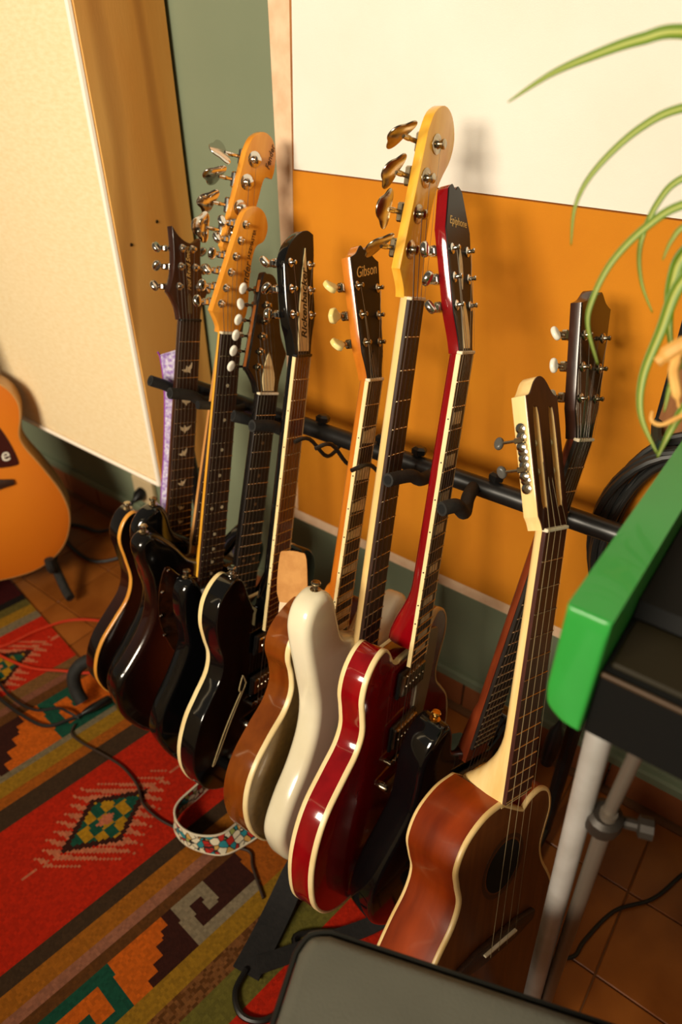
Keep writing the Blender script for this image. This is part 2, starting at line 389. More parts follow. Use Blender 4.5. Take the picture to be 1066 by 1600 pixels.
def guitar(name, label, cat, pose, sp):
    R = Matrix(((pose[0], pose[1], pose[2], pose[9]), (pose[3], pose[4], pose[5], pose[10]), (pose[6], pose[7], pose[8], pose[11]), (0, 0, 0, 1)))
    # clean orthonormal frame
    ex = V((pose[0], pose[3], pose[6])).normalized(); ey = V((pose[1], pose[4], pose[7])); ey = (ey-ex*ey.dot(ex)).normalized(); ez = ex.cross(ey)
    R = Matrix(((ex.x, ey.x, ez.x, pose[9]), (ex.y, ey.y, ez.y, pose[10]), (ex.z, ey.z, ez.z, pose[11]), (0, 0, 0, 1)))
    out = smooth_closed(mm(sp['body']), sp.get('bsub', 5))
    end = -min(p[1] for p in out)
    L = sp['L']; wn = sp.get('wn', 0.043); w12 = sp.get('w12', 0.053); nf = sp.get('nf', 22)
    bz1 = sp.get('bz', -0.012); bz0 = bz1-sp['th']
    root = empty(name, R @ T(0, -end, (bz0+bz1)/2), label, cat)
    P = T(0, end, -(bz0+bz1)/2)
    def part(b, nm, m, M=None, par=None, lab=None, smooth=35):
        if par is None: return b.build(nm, m, root, P if M is None else P @ M, smooth, lab)
        return b.build(nm, m, par, M if M is not None else Matrix(), smooth, lab)
    # --- body
    br = sp.get('br', 0.010)
    part(MB().prism(out, bz0, bz1, br, 4, mcap=1 if 'top' in sp else None), 'body', [sp['bm'], sp['top']] if 'top' in sp else sp['bm'])
    bw, bh = sp.get('bindw', 0.003), sp.get('bindh', 0.007); e = 0.0004
    for side in sp.get('bind', ''):
        if side == 'f': sec = [(-e, bz1-bh), (-e, bz1-0.0015), (0.0012, bz1+e), (bw, bz1+e), (bw, bz1-bh)]
        else: sec = [(-e, bz0+bh), (-e, bz0+0.0015), (0.0012, bz0-e), (bw, bz0-e), (bw, bz0+bh)]
        part(MB().band(out, sec), 'binding', sp.get('bindm', CREAM), smooth=50)
    # --- neck
    wd = lambda y: wn+(w12-wn)*min(1.15, (-y)/(L/2)) if y < 0 else wn
    be = sp.get('be', -L*(1-2**(-nf/12))-0.006); nd = sp.get('nd', (0.0150, 0.0180)); he = sp['heel']   # heel: (start y, end y, depth)
    bt = sp.get('bt', 0.0055); b = MB(); n = 12; ys = [0.004, 0.0, -0.02, -0.06]
    k = 7; ys += [-0.06+(he[0]+0.06)*(i+1)/k for i in range(k)]; m2 = 8; ys += [he[0]+(he[1]-he[0])*(i+1)/m2 for i in range(m2)]
    vs = []; fs = []
    for y in ys:
        t = max(0, min(1, -y/(-he[0]))); d = nd[0]+(nd[1]-nd[0])*t
        if y < he[0]:
            q = (he[0]-y)/(he[0]-he[1]); q = q*q*(3-2*q) if sp.get('heelsoft') else q**sp.get('heelp', 0.6); d = d+(he[2]-d)*q
        hw = wd(y)/2-0.0003
        for i in range(n+1):
            a = math.pi*i/n; ex_ = 0.75; c, s_ = math.cos(a), math.sin(a)
            vs.append((hw*math.copysign(abs(c)**ex_, c), y, -bt-d*abs(s_)**ex_))
    for j in range(len(ys)-1):
        for i in range(n): fs.append((j*(n+1)+i, j*(n+1)+i+1, (j+1)*(n+1)+i+1, (j+1)*(n+1)+i))
        fs.append((j*(n+1)+n, j*(n+1), (j+1)*(n+1), (j+1)*(n+1)+n))
    fs.append(tuple(reversed(range(n+1)))); fs.append(tuple((len(ys)-1)*(n+1)+i for i in range(n+1)))
    part(b.add([(x, y, z) for x, y, z in vs], [f[::-1] for f in fs]), 'neck', sp['nm'], smooth=45)
    # --- fingerboard, nut, frets, inlays
    bq = [(-wn/2, 0), (-wd(be)/2, be), (wd(be)/2, be), (wn/2, 0)]
    part(MB().prism(bq, -bt, 0, 0.0006, 1), 'fingerboard', sp['bdm'], smooth=0)
    if sp.get('nbind'):
        for s_ in (-1, 1):
            q = [(s_*(wn/2+0.0002), 0), (s_*(wd(be)/2+0.0002), be), (s_*(wd(be)/2-0.0022), be), (s_*(wn/2-0.0022), 0)]
            part(MB().prism(q, -bt-0.0004, 0.0003, 0), 'neck_binding', CREAM, smooth=0)
        for i in (3, 5, 7, 9, 12, 15, 17):
            y = -L*(2-2**(-(i-1)/12)-2**(-i/12))/2
            part(MB().cyl((-wd(y)/2, y, -0.0026), (-wd(y)/2-0.0006, y, -0.0026), 0.0011, n=8), 'side_dot', BLACKP)
    part(MB().bbox((0, 0.0022, 0.0002-0.002), (wn+0.0008, 0.0045, 0.0085), 0.001), 'nut', sp.get('nutm', BONE), smooth=0)
    global FRETME
    if FRETME is None:
        f = MB(); f.prism([(-0.0011, 0), (-0.0008, 0.0008), (0, 0.0011), (0.0008, 0.0008), (0.0011, 0)], -0.5, 0.5)
        f.xf(Matrix(((0, 0, 1, 0), (1, 0, 0, 0), (0, 1, 0, 0), (0, 0, 0, 1)))); o = f.build('fret', FRET); FRETME = o.data; bpy.data.objects.remove(o)
    for i in range(1, nf+1 if sp.get('frets', True) else 1):
        y = -L*(1-2**(-i/12)); o = place('fret', FRETME, root, P @ T(0, y, 0) @ Matrix.Diagonal((wd(y)-0.001, 1, 1, 1)))
    inl = sp.get('inlay'); im = sp.get('inm', PEARL)
    if inl:
        for i in (3, 5, 7, 9, 12, 15, 17, 19, 21):
            if i > nf: continue
            y0, y1 = -L*(1-2**(-(i-1)/12)), -L*(1-2**(-i/12)); yc = (y0+y1)/2; sp_ = y0-y1; w = wd(yc); b = MB()
            if inl == 'dot':
                for x in ((-0.011, 0.011) if i == 12 else (0,)): b.prism(ellipse(0.0032, 0.0032, x, yc, 12), -0.0004, 0.0003)
            elif inl == 'trap': b.prism([(-w*0.36, yc+sp_*0.28), (w*0.40, yc+sp_*0.40), (w*0.40, yc-sp_*0.40), (-w*0.36, yc-sp_*0.28)], -0.0004, 0.0003)
            elif inl == 'block':
                hh = min(sp_*0.33, 0.0085); b.prism([(-w*0.28, yc+hh), (w*0.28, yc+hh), (w*0.28, yc-hh), (-w*0.28, yc-hh)], -0.0004, 0.0003)
            elif inl == 'bird':
                s_ = min(0.0105, sp_*0.42); a = random.uniform(-0.5, 0.5)
                pts = [(-1.25, 0.55), (-0.45, 0.25), (-0.1, 0.75), (0.2, 0.3), (1.2, 0.75), (0.75, -0.1), (0.25, -0.35), (0.1, -0.8), (-0.25, -0.45), (-0.8, -0.2)]
                b.prism([(s_*(x*math.cos(a)-y*math.sin(a)), yc+s_*(x*math.sin(a)+y*math.cos(a))) for x, y in pts], -0.0004, 0.0003)
            part(b, 'inlay', im, smooth=0)
    # --- headstock
    th = math.radians(sp.get('tilt', 0)); HM = T(0, 0.003, -sp.get('drop', 0.003)) @ Matrix.Rotation(-th, 4, 'X'); ht = sp.get('ht', 0.015)
    ho = smooth_closed(mm([(x*sp.get('hs', 1), y*sp.get('hs', 1), *r) for x, y, *r in sp['head']]), 4)
    holes = [smooth_closed(mm(h), 3) for h in sp.get('slots', [])]
    part(MB().prism(ho, -ht, 0, 0.0015, 2, holes), 'headstock', sp.get('hm', sp['nm']), HM)
    if 'plate' in sp: part(MB().prism(ho, 0, 0.0016, 0.0004, 1, holes), 'head_veneer', sp['plate'], HM)
    fz = 0.0016 if 'plate' in sp else 0.0
    # --- tuners: (x, y, side, edge x, kind)
    posts = []
    tm, bm = sp.get('tm', NICKEL), sp.get('butm', sp.get('tm', NICKEL)); bass = sp.get('bass', False)
    for (x, y, s_, exx, kind) in sp['tuners']:
        k = sp.get('hs', 1); x, y, exx = x*k/1000, y*k/1000, exx*k/1000
        b = MB(); r = 0.0056 if bass else 0.0030
        wz = 0.0018
        b.lathe([(r*2.2, 0), (r*2.2, wz*0.6), (r*1.7, wz*1.2), (r*1.1, wz*1.3), (r*1.0, 0.003), (r*0.82, 0.005), (r*0.82, 0.0075), (r*1.1, 0.0085), (r*1.1, 0.0100 if not bass else 0.0115), (r*0.7, 0.0110 if not bass else 0.0130)], (x, y, fz), (0, 0, 1), 14)
        zb = -ht-0.006
        xe = exx+s_*(0.012 if not bass else 0.016)
        b.bbox((x+s_*0.003, y, -ht-0.005), (0.020 if not bass else 0.026, 0.013 if not bass else 0.024, 0.010), 0.002)
        b.cyl((x, y, zb), (xe, y, zb), 0.0022 if not bass else 0.0030)
        b.lathe([(0.0036, 0), (0.0036, 0.004)], (xe-s_*0.007, y, zb), (s_, 0, 0), 10)
        if kind == 'kidney': b.bbox((exx+s_*0.004, y-0.001, zb), (0.009, 0.010, 0.011), 0.002)
        to = part(b, 'tuner', tm, HM)
        if kind not in BUTTON: o = button_mesh(kind).build('tuner_button', bm); BUTTON[kind] = o.data; bpy.data.objects.remove(o)
        me = BUTTON[kind]
        if me.materials[0] is not bm: me = me.copy(); me.materials[0] = bm
        rot = Matrix.Rotation(0 if s_ > 0 else math.pi, 4, 'Z') @ Matrix.Rotation(random.uniform(-0.9, 0.9)+sp.get('broll', 0), 4, 'X')
        ob = place('tuner_button', me, to, T(xe, y, zb) @ rot)
        posts.append(HM @ V((x, y, fz+0.006)))
    # --- strings
    ns = sp.get('ns', 6); by = sp.get('by', -L); bzz = bz1+sp.get('act', 0.014)
    order = sp.get('sorder', list(range(ns)))
    for i in range(ns):
        t = i/(ns-1)-0.5; r = (0.00062-0.00045*(i/(ns-1)))*(1.55 if bass else 1.0)*sp.get('strk', 1)
        p = posts[order[i]] if order[i] < len(posts) else HM @ V((t*0.02, 0.08, 0.0))
        x0 = t*(wn-0.008); x1 = t*(w12*0.98)
        part(MB().tube([p, (x0, 0.003, 0.0022), (x1, by, bzz)], r, 5), 'string', sp.get('strm', STEEL))
    # --- hardware on the face
    z = bz1
    for g in sp.get('guards', []):
        o = smooth_closed(mm(g[0]), 4); part(MB().prism(o, z, z+g[2] if len(g) > 2 else z+0.0022, 0.0008, 1), 'pickguard', g[1])
    zp = z+0.002
    for (x, y, w, h, m, cov) in sp.get('pickups', []):
        b = MB().bbox((x/1000, y/1000, zp+0.003), (w/1000+0.010, h/1000+0.010, 0.006), 0.002)
        po = part(b, 'pickup', BLACKP)
        MB().bbox((x/1000, y/1000, zp+0.008), (w/1000, h/1000, 0.008), 0.002).build('pickup_cover', m, po, Matrix())
        q = MB()
        for i in range(ns): q.lathe([(0.0022, 0), (0.0018, 0.0012)], (x/1000+(i/(ns-1)-0.5)*w*0.78/1000, y/1000, zp+0.012), (0, 0, 1), 8)
        q.build('pole_pieces', NICKEL, po, Matrix())
    if sp.get('bridge'):
        kind, m = sp['bridge']; b = MB(); w = w12+0.022
        if kind == 'tom':
            b.bbox((0, by, z+0.009), (w, 0.010, 0.006), 0.001)
            for s_ in (-1, 1): b.cyl((s_*w*0.46, by, z), (s_*w*0.46, by, z+0.012), 0.004)
            for i in range(ns): b.bbox(((i/(ns-1)-0.5)*w12*0.98, by, z+0.0125), (0.007, 0.008, 0.003), 0.001)
            part(b, 'bridge', m)
            t = MB().bbox((0, by-0.045, z+0.010), (w+0.010, 0.016, 0.010), 0.003)
            for s_ in (-1, 1): t.lathe([(0.007, 0), (0.007, 0.012), (0.005, 0.015)], (s_*(w/2), by-0.045, z), (0, 0, 1), 12)
            part(t, 'tailpiece', m)
        elif kind == 'plate':
            b.bbox((0, by-0.018, z+0.0015), (w+0.004, 0.06, 0.003), 0.001)
            b.bbox((0, by-0.046, z+0.007), (w+0.004, 0.004, 0.012), 0.001)
            for i in range(ns): b.bbox(((i/(ns-1)-0.5)*w12*0.98, by-0.008, z+0.008), (0.009 if not bass else 0.014, 0.026, 0.006), 0.0015)
            part(b, 'bridge', m)
        elif kind == 'tie':
            b.prism([(-0.090, by-0.008), (-0.045, by-0.016), (0.045, by-0.016), (0.090, by-0.008), (0.090, by+0.006), (0.045, by+0.014), (-0.045, by+0.014), (-0.090, by+0.006)], z, z+0.008, 0.002, 2)
            bo = part(b, 'bridge', m); MB().bbox((0, by+0.004, z+0.0095), (0.074, 0.003, 0.006), 0.0006).build('saddle', BONE, bo, Matrix())
    for (x, y, m) in sp.get('knobs', []):
        part(MB().lathe([(0.0125, 0), (0.0125, 0.003), (0.0115, 0.013), (0.010, 0.015), (0.002, 0.0152)], (x/1000, y/1000, z), (0, 0, 1), 16), 'knob', m)
    for (x, y, dx, dy) in sp.get('sbut', []):
        p = V((x/1000, y/1000, (bz0+bz1)/2)); d = V((dx, dy, 0)).normalized()
        part(MB().lathe([(0.0085, -0.002), (0.0085, 0.001), (0.0045, 0.002), (0.004, 0.007), (0.0068, 0.009), (0.0075, 0.0115), (0.006, 0.0135), (0.002, 0.0140)], p, d, 14), 'strap_button', sp.get('sbm', NICKEL))
    return root, P, HM, R, part, out, (bz0, bz1), root

def mirror(left, tweak=None):
    """left half outline from bottom centre up to the neck, mirrored to the right side"""
    return left+[(-p[0], p[1], *p[2:]) for p in reversed(left) if abs(p[0]) > 1]
HEAD_GIB = [(-21, -1, 1), (-24, 16), (-31, 38, 1), (-39, 168, 1), (-24, 174), (-10, 186), (0, 181), (10, 186), (24, 174), (39, 168, 1), (31, 38, 1), (24, 16), (21, -1, 1)]
HEAD_BASS = [(-20, -1, 1), (-24, 12), (-40, 35, 1), (-14, 200, 1), (-2, 224), (22, 236), (46, 228), (60, 204), (56, 178), (38, 152), (27, 128), (22, 90), (22, 40), (20, -1, 1)]
HEAD_JB = [(-20, -1, 1), (-24, 12), (-40, 35, 1), (-14, 200, 1), (-3, 226), (20, 240), (42, 232), (54, 208), (55, 180), (52, 167, 1), (35, 165), (28, 130), (22, 90), (22, 40), (20, -1, 1)]
BURST3 = mat_burst('three_tone_burst', (84, 32, 10), (40, 11, 6), (8, 6, 5), -0.62, 0.17, 0.22)
BURST2 = mat_burst('dark_walnut_burst', (64, 26, 10), (34, 12, 7), (10, 7, 6), -0.58, 0.18, 0.25)
POSE = {
'prs': [0.1629, -0.0286, 0.9862, 0.9511, 0.2706, -0.1493, -0.2626, 0.9623, 0.0713, -0.9312, -0.2408, 0.8967],
'strat': [0.1802, -0.0299, 0.9832, 0.9441, 0.2857, -0.1644, -0.276, 0.9578, 0.0797, -0.8159, -0.2541, 0.9029],
'g4': [0.1744, -0.0514, 0.9833, 0.9332, 0.3271, -0.1484, -0.3141, 0.9436, 0.105, -0.7384, -0.2571, 0.8154],
'rick': [-0.0558, -0.0621, 0.9965, 0.9504, 0.3026, 0.0721, -0.306, 0.9511, 0.0422, -0.6586, -0.2555, 0.9027],
'gib': [-0.0526, -0.0649, 0.9965, 0.9507, 0.302, 0.0699, -0.3055, 0.9511, 0.0458, -0.5244, -0.2505, 0.8966],
'wb': [-0.0104, -0.0723, 0.9973, 0.9599, 0.2787, 0.0302, -0.2801, 0.9576, 0.0665, -0.4765, -0.2254, 1.0187],
'epi': [-0.0415, -0.0889, 0.9952, 0.9528, 0.2963, 0.0662, -0.3008, 0.9509, 0.0724, -0.3808, -0.2514, 0.9736],
'cls': [0.2353, -0.1775, 0.9556, 0.9189, 0.361, -0.1592, -0.3167, 0.9155, 0.248, -0.1921, -0.3425, 0.8252],
'bass': [0.1898, 0.02, 0.9816, 0.9365, 0.2964, -0.1871, -0.2947, 0.9548, 0.0376, -0.843, -0.1939, 0.9882],
'g10': [0.2014, 0.0065, 0.9795, 0.9228, 0.3341, -0.192, -0.3285, 0.9425, 0.0613, -0.219, -0.2097, 0.879],
}
Z0 = Matrix()
# 1 -- dark carved double-cut with natural edge
body = [(0, -790), (-70, -785), (-135, -755), (-165, -710), (-168, -665), (-155, -622), (-128, -580), (-103, -540), (-97, -498), (-110, -452), (-123, -408), (-114, -372), (-93, -356), (-72, -375), (-60, -410), (-45, -430), (-27, -436),
        (27, -436), (42, -448), (60, -440), (75, -415), (95, -398), (115, -405), (122, -435), (112, -475), (100, -510), (105, -550), (132, -590), (158, -630), (168, -680), (160, -730), (125, -768), (65, -786)]
NATURAL = mat('natural_maple_edge', (226, 160, 66), 0.3, 0, (205, 132, 44), 15, coat=0.4)
r1, P1, H1, *_ = guitar('electric_guitar', 'dark double-cut electric guitar with bird inlays, farthest left in the rack', 'guitar', POSE['prs'], dict(
    L=0.635, nf=24, body=body, th=0.044, bz=-0.012, br=0.004, bm=BURST2, bind='f', bindm=NATURAL, bindh=0.008, bindw=0.002, nm=MAHOGD, bdm=ROSEWOOD, heel=(-0.36, -0.46, 0.030), inlay='bird', nutm=BLACKP,
    head=[(-21, -1, 1), (-24, 16), (-31, 32), (-41, 45, 1), (-31, 75), (-28, 110), (-30, 152, 1), (-17, 137), (0, 128), (14, 129), (27, 138, 1), (25, 105), (27, 75), (37, 45, 1), (29, 30), (23, 15), (21, -1, 1)],
    tilt=9, drop=0.004, plate=MAHOGD, tm=CHROME, tuners=[(-20, 55, -1, -36, 'kidney'), (-15, 88, -1, -30, 'kidney'), (-11, 118, -1, -29, 'kidney'), (9, 118, 1, 26, 'kidney'), (14, 88, 1, 27, 'kidney'), (19, 55, 1, 34, 'kidney')],
    bridge=('tom', NICKEL), pickups=[(0, -490, 66, 34, NICKEL, 1), (0, -595, 66, 34, NICKEL, 1)], knobs=[(80, -690, MAPLEO), (110, -650, MAPLEO)], sbut=[(-95, -357, -0.2, 1), (0, -790, 0, -1)], sbm=NICKEL))
lettering('signature_decal', 'Paul Reed Smith', 0.011, DECALG, r1, P1 @ H1 @ T(-1, 0, 0).inverted() @ T(-1, 0.085, 0.0019) @ Matrix.Rotation(math.radians(90), 4, 'Z'), shear=0.35)
MB().prism(mm([(-4, 10), (4, 10), (4, 38), (0, 44), (-4, 38)]), 0.0016, 0.0026).build('truss_rod_cover', mat('brown_cover', (96, 78, 48), 0.4), r1, P1 @ H1, 0)
# 2 -- short-scale bass, maple head
body = [(0, -930), (-85, -918), (-142, -872), (-164, -815), (-158, -765), (-134, -715), (-110, -660), (-106, -610), (-127, -547), (-142, -480), (-128, -442), (-99, -428), (-80, -445), (-62, -485), (-31, -505, 1),
        (31, -545, 1), (60, -548), (88, -520), (114, -504), (134, -524), (136, -570), (118, -628), (112, -675), (130, -728), (155, -785), (162, -832), (142, -880), (80, -920)]
r2, P2, H2, *_ = guitar('bass_guitar', 'sunburst bass with orange maple clover-key headstock behind the six-in-line one', 'bass', POSE['bass'], dict(
    L=0.762, nf=19, wn=0.040, w12=0.052, body=body, th=0.036, br=0.011, bm=BLACK, nm=mat('tan_maple', (226, 168, 100), 0.3, 0, (206, 142, 76), 9, stretch=(6, 1, 6)), hm=MAPLEO, bdm=ROSEWOOD, heel=(-0.47, -0.545, 0.024), inlay='dot', bass=True, ns=4, head=HEAD_JB, hs=0.88, drop=0.010, ht=0.014,
    tm=CHROME, tuners=[(-19, 62, -1, -37, 'clover'), (-12, 107, -1, -30, 'clover'), (-4, 152, -1, -23, 'clover'), (6, 192, -1, -16, 'clover')], bridge=('plate', CHROME),
    pickups=[(0, -620, 90, 22, BLACKP, 0), (0, -690, 90, 22, BLACKP, 0)], knobs=[(85, -760, CHROME), (105, -800, CHROME)], sbut=[(-104, -428, -0.15, 1), (0, -930, 0, -1)]))
lettering('logo_decal', 'Fender', 0.013, DECALD, r2, P2 @ H2 @ T(0.036, 0.178, 0.0004) @ Matrix.Rotation(math.radians(82), 4, 'Z'), shear=0.3)
# 3 -- offset electric with big six-in-line head
body = [(0, -820), (-87, -799), (-150, -745), (-175, -690), (-175, -642), (-156, -612), (-126, -560), (-113, -509), (-121, -445), (-142, -397), (-145, -368), (-124, -352), (-100, -362), (-70, -386), (-45, -412), (-29, -420, 1),
        (29, -432, 1), (48, -448), (75, -440), (95, -415), (120, -405), (138, -425), (135, -465), (115, -510), (105, -550), (118, -600), (145, -655), (165, -710), (160, -760), (120, -800), (60, -818)]
HEAD_STRAT = [(-21, -2, 1), (-22, 8), (-30, 22), (-37, 32, 1), (4, 174, 1), (12, 190), (30, 200), (50, 193), (60, 172), (55, 150), (40, 139), (34, 116), (33, 85), (34, 55), (33, 32), (26, 12), (21, -2, 1)]
r3, P3, H3, R3, part3, *_ = guitar('electric_guitar', 'sunburst offset electric with tortoise pickguard and big amber six-in-line headstock', 'guitar', POSE['strat'], dict(
    L=0.648, nf=21, wn=0.042, w12=0.052, body=body, th=0.042, br=0.011, bm=BURST3, nm=MAPLEY, hm=MAPLEO, bdm=ROSEWOOD, heel=(-0.39, -0.455, 0.024), inlay='dot', head=HEAD_STRAT, drop=0.008, ht=0.014,
    tm=CHROME, tuners=[(-21+7.0*i, 45+25*i, -1, -34+7.2*i, 'kidney') for i in range(6)], bridge=('plate', CHROME),
    guards=[([(-95, -420), (-60, -445), (-30, -455), (30, -470), (60, -480), (85, -460), (105, -450), (100, -510), (85, -560), (95, -640), (110, -700), (60, -720), (-40, -640), (-90, -560), (-105, -490)], TORT)],
    pickups=[(0, -500, 88, 36, IVORY, 0), (0, -600, 88, 36, IVORY, 0)], knobs=[(95, -660, BLACKP), (105, -700, BLACKP)], sbut=[(-128, -352, -0.1, 1), (0, -820, 0, -1)]))
g = MB()
for (x, y) in ((-88, -428), (-98, -470), (-98, -520), (-88, -565), (-60, -610)): g.lathe([(0.0032, 0), (0.002, 0.0014)], (x/1000, y/1000, -0.0098), (0, 0, 1), 10)
part3(g, 'pickguard_screws', CHROME)
lettering('logo_decal', 'Fender', 0.018, DECALD, r3, P3 @ H3 @ T(0.024, 0.088, 0.0004) @ Matrix.Rotation(math.radians(84), 4, 'Z'), shear=0.3)
lettering('model_decal', 'JAZZMASTER', 0.008, DECALD, r3, P3 @ H3 @ T(0.030, 0.142, 0.0004) @ Matrix.Rotation(math.radians(80), 4, 'Z'))
# 4 -- black electric with pointed head and white oval buttons
left = [(0, -762), (-62, -746), (-110, -708), (-146, -655), (-154, -615), (-146, -579), (-125, -528), (-108, -472), (-111, -440), (-123, -400), (-126, -352), (-109, -329), (-90, -345), (-72, -385), (-52, -408), (-28, -416)]
r4, P4, H4, R4, part4, *_ = guitar('electric_guitar', 'black electric guitar with white oval tuner buttons and cream leaf-shaped truss cover', 'guitar', POSE['g4'], dict(
    L=0.628, nf=22, wn=0.042, w12=0.052, body=mirror(left), th=0.040, br=0.010, bm=BLACK, nm=mat('black_neck', (16, 14, 13), 0.2, coat=0.4), hm=mat('black_neck', (0, 0, 0)), bdm=EBONY, heel=(-0.34, -0.43, 0.026), inlay='dot', inm=mat('dull_dot', (120, 88, 56), 0.4), head=[(-21, -1, 1), (-25, 14), (-33, 28), (-43, 40, 1), (-38, 62), (-13, 182), (-4, 192), (10, 190), (18, 176), (22, 140), (27, 95), (40, 66, 1), (28, 32), (23, 14), (21, -1, 1)],
    tilt=10, drop=0.003, plate=mat('black_brown_veneer', (20, 14, 12), 0.2, coat=0.5), tm=NICKEL, butm=IVORY, tuners=[(-22+4.4*i, 42+25*i, -1, -41+4.8*i, 'oval') for i in range(6)], bridge=('tom', NICKEL), pickups=[(0, -470, 68, 34, CHROME, 0), (0, -570, 68, 34, CHROME, 0)], knobs=[(90, -640, BLACKP)], sbut=[(-109, -330, -0.1, 1)]))
tc4 = part4(MB().prism(smooth_closed(mm([(-11, 3, 1), (11, 3, 1), (13, 24), (8, 48), (0, 68, 1), (-8, 48), (-13, 24)]), 4), 0.0016, 0.0032, 0.0004, 1), 'truss_rod_cover', CREAM, H4)
AMB = mat('amber_edge_stain', (128, 70, 24), 0.25, coat=0.4)
part4(MB().prism(mm([(-43.3, 42), (-38.3, 64), (-13.3, 182), (-12.3, 182), (-37.3, 64), (-42.3, 42)]), -0.011, -0.004), 'head_edge', AMB, H4, smooth=0)
# 5 -- black semi-hollow, cream bound, slash sound hole
left = [(0, -808), (-62, -798), (-125, -765), (-160, -715), (-171, -665), (-161, -612), (-140, -576), (-117, -540), (-114, -505), (-128, -470), (-140, -434), (-138, -398), (-122, -372), (-98, -359), (-78, -370), (-62, -400), (-46, -424), (-27, -432)]
r5, P5, H5, R5, part5, out5, z5, _ = guitar('electric_guitar', 'black semi-hollow guitar with cream back binding and cream-edged slash sound hole', 'guitar', POSE['rick'], dict(
    L=0.628, nf=24, wn=0.042, w12=0.050, body=mirror(left), th=0.040, bz=-0.015, br=0.003, bm=BLACK, bind='b', bindh=0.009, nm=BLACK, bdm=mat('lacquered_bubinga', (128, 72, 30), 0.15, 0, (98, 50, 18), 16, coat=0.6, stretch=(6, 1, 6)), nbind=True, heel=(-0.38, -0.44, 0.032), frets=True, nutm=BLACKP,
    head=[(-21, -1, 1), (-26, 26), (-34, 50), (-37, 95), (-38, 138, 1), (-24, 160), (2, 178), (22, 184), (38, 180, 1), (38, 150), (34, 110), (36, 60), (26, 26), (21, -1, 1)],
    tilt=10, drop=0.003, plate=HEADBLK, tm=CHROME, tuners=[(-25, 60, -1, -36, 'kidney'), (-25, 97, -1, -37, 'kidney'), (-25, 134, -1, -38, 'kidney'), (24, 134, 1, 36, 'kidney'), (24, 97, 1, 33, 'kidney'), (24, 60, 1, 36, 'kidney')],
    bridge=('tom', CHROME), pickups=[(0, -505, 70, 30, CHROME, 1), (0, -590, 70, 30, CHROME, 1)], knobs=[(70, -680, BLACKP), (95, -650, BLACKP), (85, -720, BLACKP)], sbut=[(-88, -358, -0.1, 1), (0, -808, 0, -1)], sbm=CHROME))
trc = part5(MB().prism(smooth_closed(mm([(-14, 5, 1), (14, 5, 1), (15, 60), (15, 120), (13, 158, 1), (4, 125), (-8, 65)]), 4), 0.0016, 0.0036, 0.0004, 1), 'truss_rod_cover', CREAM, H5)
lettering('logo_lettering', 'Rickenbacker', 0.0190, BLACKP, trc, T(0.0055, 0.076, 0.0036) @ Matrix.Rotation(math.radians(87), 4, 'Z'), shear=0.2, bold=0.0005)
hole = smooth_closed(mm([(-58, -560, 1), (-64, -585), (-58, -592, 1), (-92, -650), (-120, -716, 1), (-112, -708), (-80, -640), (-50, -585), (-50, -575)]), 4)
part5(MB().prism(hole, z5[1], z5[1]+0.0004), 'sound_hole', mat('hole_shade_black', (4, 4, 4), 0.9), smooth=0)  # shade inside the slot, painted as a flat black patch on the top
part5(MB().band(hole, [(-0.0016, z5[1]), (-0.0016, z5[1]+0.0012), (0.0004, z5[1]+0.0012), (0.0004, z5[1])]), 'sound_hole_binding', CREAM, smooth=0)
# 6 -- gold-top single cut
body = [(0, -815), (-60, -810), (-120, -786), (-166, -736), (-190, -680), (-193, -632), (-178, -592), (-146, -556), (-114, -527), (-101, -495), (-108, -460), (-121, -430), (-121, -405), (-105, -382), (-72, -364), (-45, -358), (-27, -362),
        (27, -400), (30, -438), (45, -460), (72, -456), (92, -428), (112, -408), (125, -425), (119, -465), (108, -500), (118, -532), (150, -562), (184, -602), (195, -642), (188, -692), (166, -742), (120, -788), (60, -811)]
BROWN = mat('brown_lacquer', (128, 64, 16), 0.12, 0, (104, 48, 10), 8, coat=0.6, stretch=(5, 1, 5))
r6, P6, H6, R6, part6, *_ = guitar('electric_guitar', 'gold-top single-cut guitar with brown sides, cream tuner keys and trapezoid inlays', 'guitar', POSE['gib'], dict(
    L=0.628, nf=22, body=body, th=0.050, bz=-0.015, br=0.003, bm=BROWN, top=mat('gold_top', (128, 96, 34), 0.3, 0.4, (112, 82, 26), 90, coat=0.5), bind='f', bindh=0.008, nm=AMBER, bdm=ROSEWOOD, nbind=True, heel=(-0.33, -0.40, 0.042), inlay='trap', head=HEAD_GIB, tilt=15, drop=0.003, plate=HEADBLK,
    tm=NICKEL, butm=KEYST, tuners=[(-21, 52, -1, -34, 'keystone'), (-25, 91, -1, -36, 'keystone'), (-29, 130, -1, -38, 'keystone'), (29, 130, 1, 38, 'keystone'), (25, 91, 1, 36, 'keystone'), (21, 52, 1, 34, 'keystone')],
    bridge=('tom', NICKEL), pickups=[(0, -475, 70, 36, CREAM, 1), (0, -580, 70, 36, CREAM, 1)], guards=[([(32, -470), (70, -485), (85, -560), (60, -610), (36, -600)], CREAM)], knobs=[(90, -690, GOLD), (120, -660, GOLD), (110, -730, GOLD), (140, -700, GOLD)], sbut=[(-80, -368, -0.3, 1), (0, -815, 0, -1)]))
lettering('logo_lettering', 'Gibson', 0.021, DECALG, r6, P6 @ H6 @ T(0.0, 0.152, 0.0018) @ Matrix.Rotation(math.radians(10), 4, 'Z'), shear=0.35)
part6(MB().prism(mm([(-9, 5), (9, 5), (8, 28), (0, 40), (-8, 28)]), 0.0016, 0.0028), 'truss_rod_cover', BLACKP, H6)
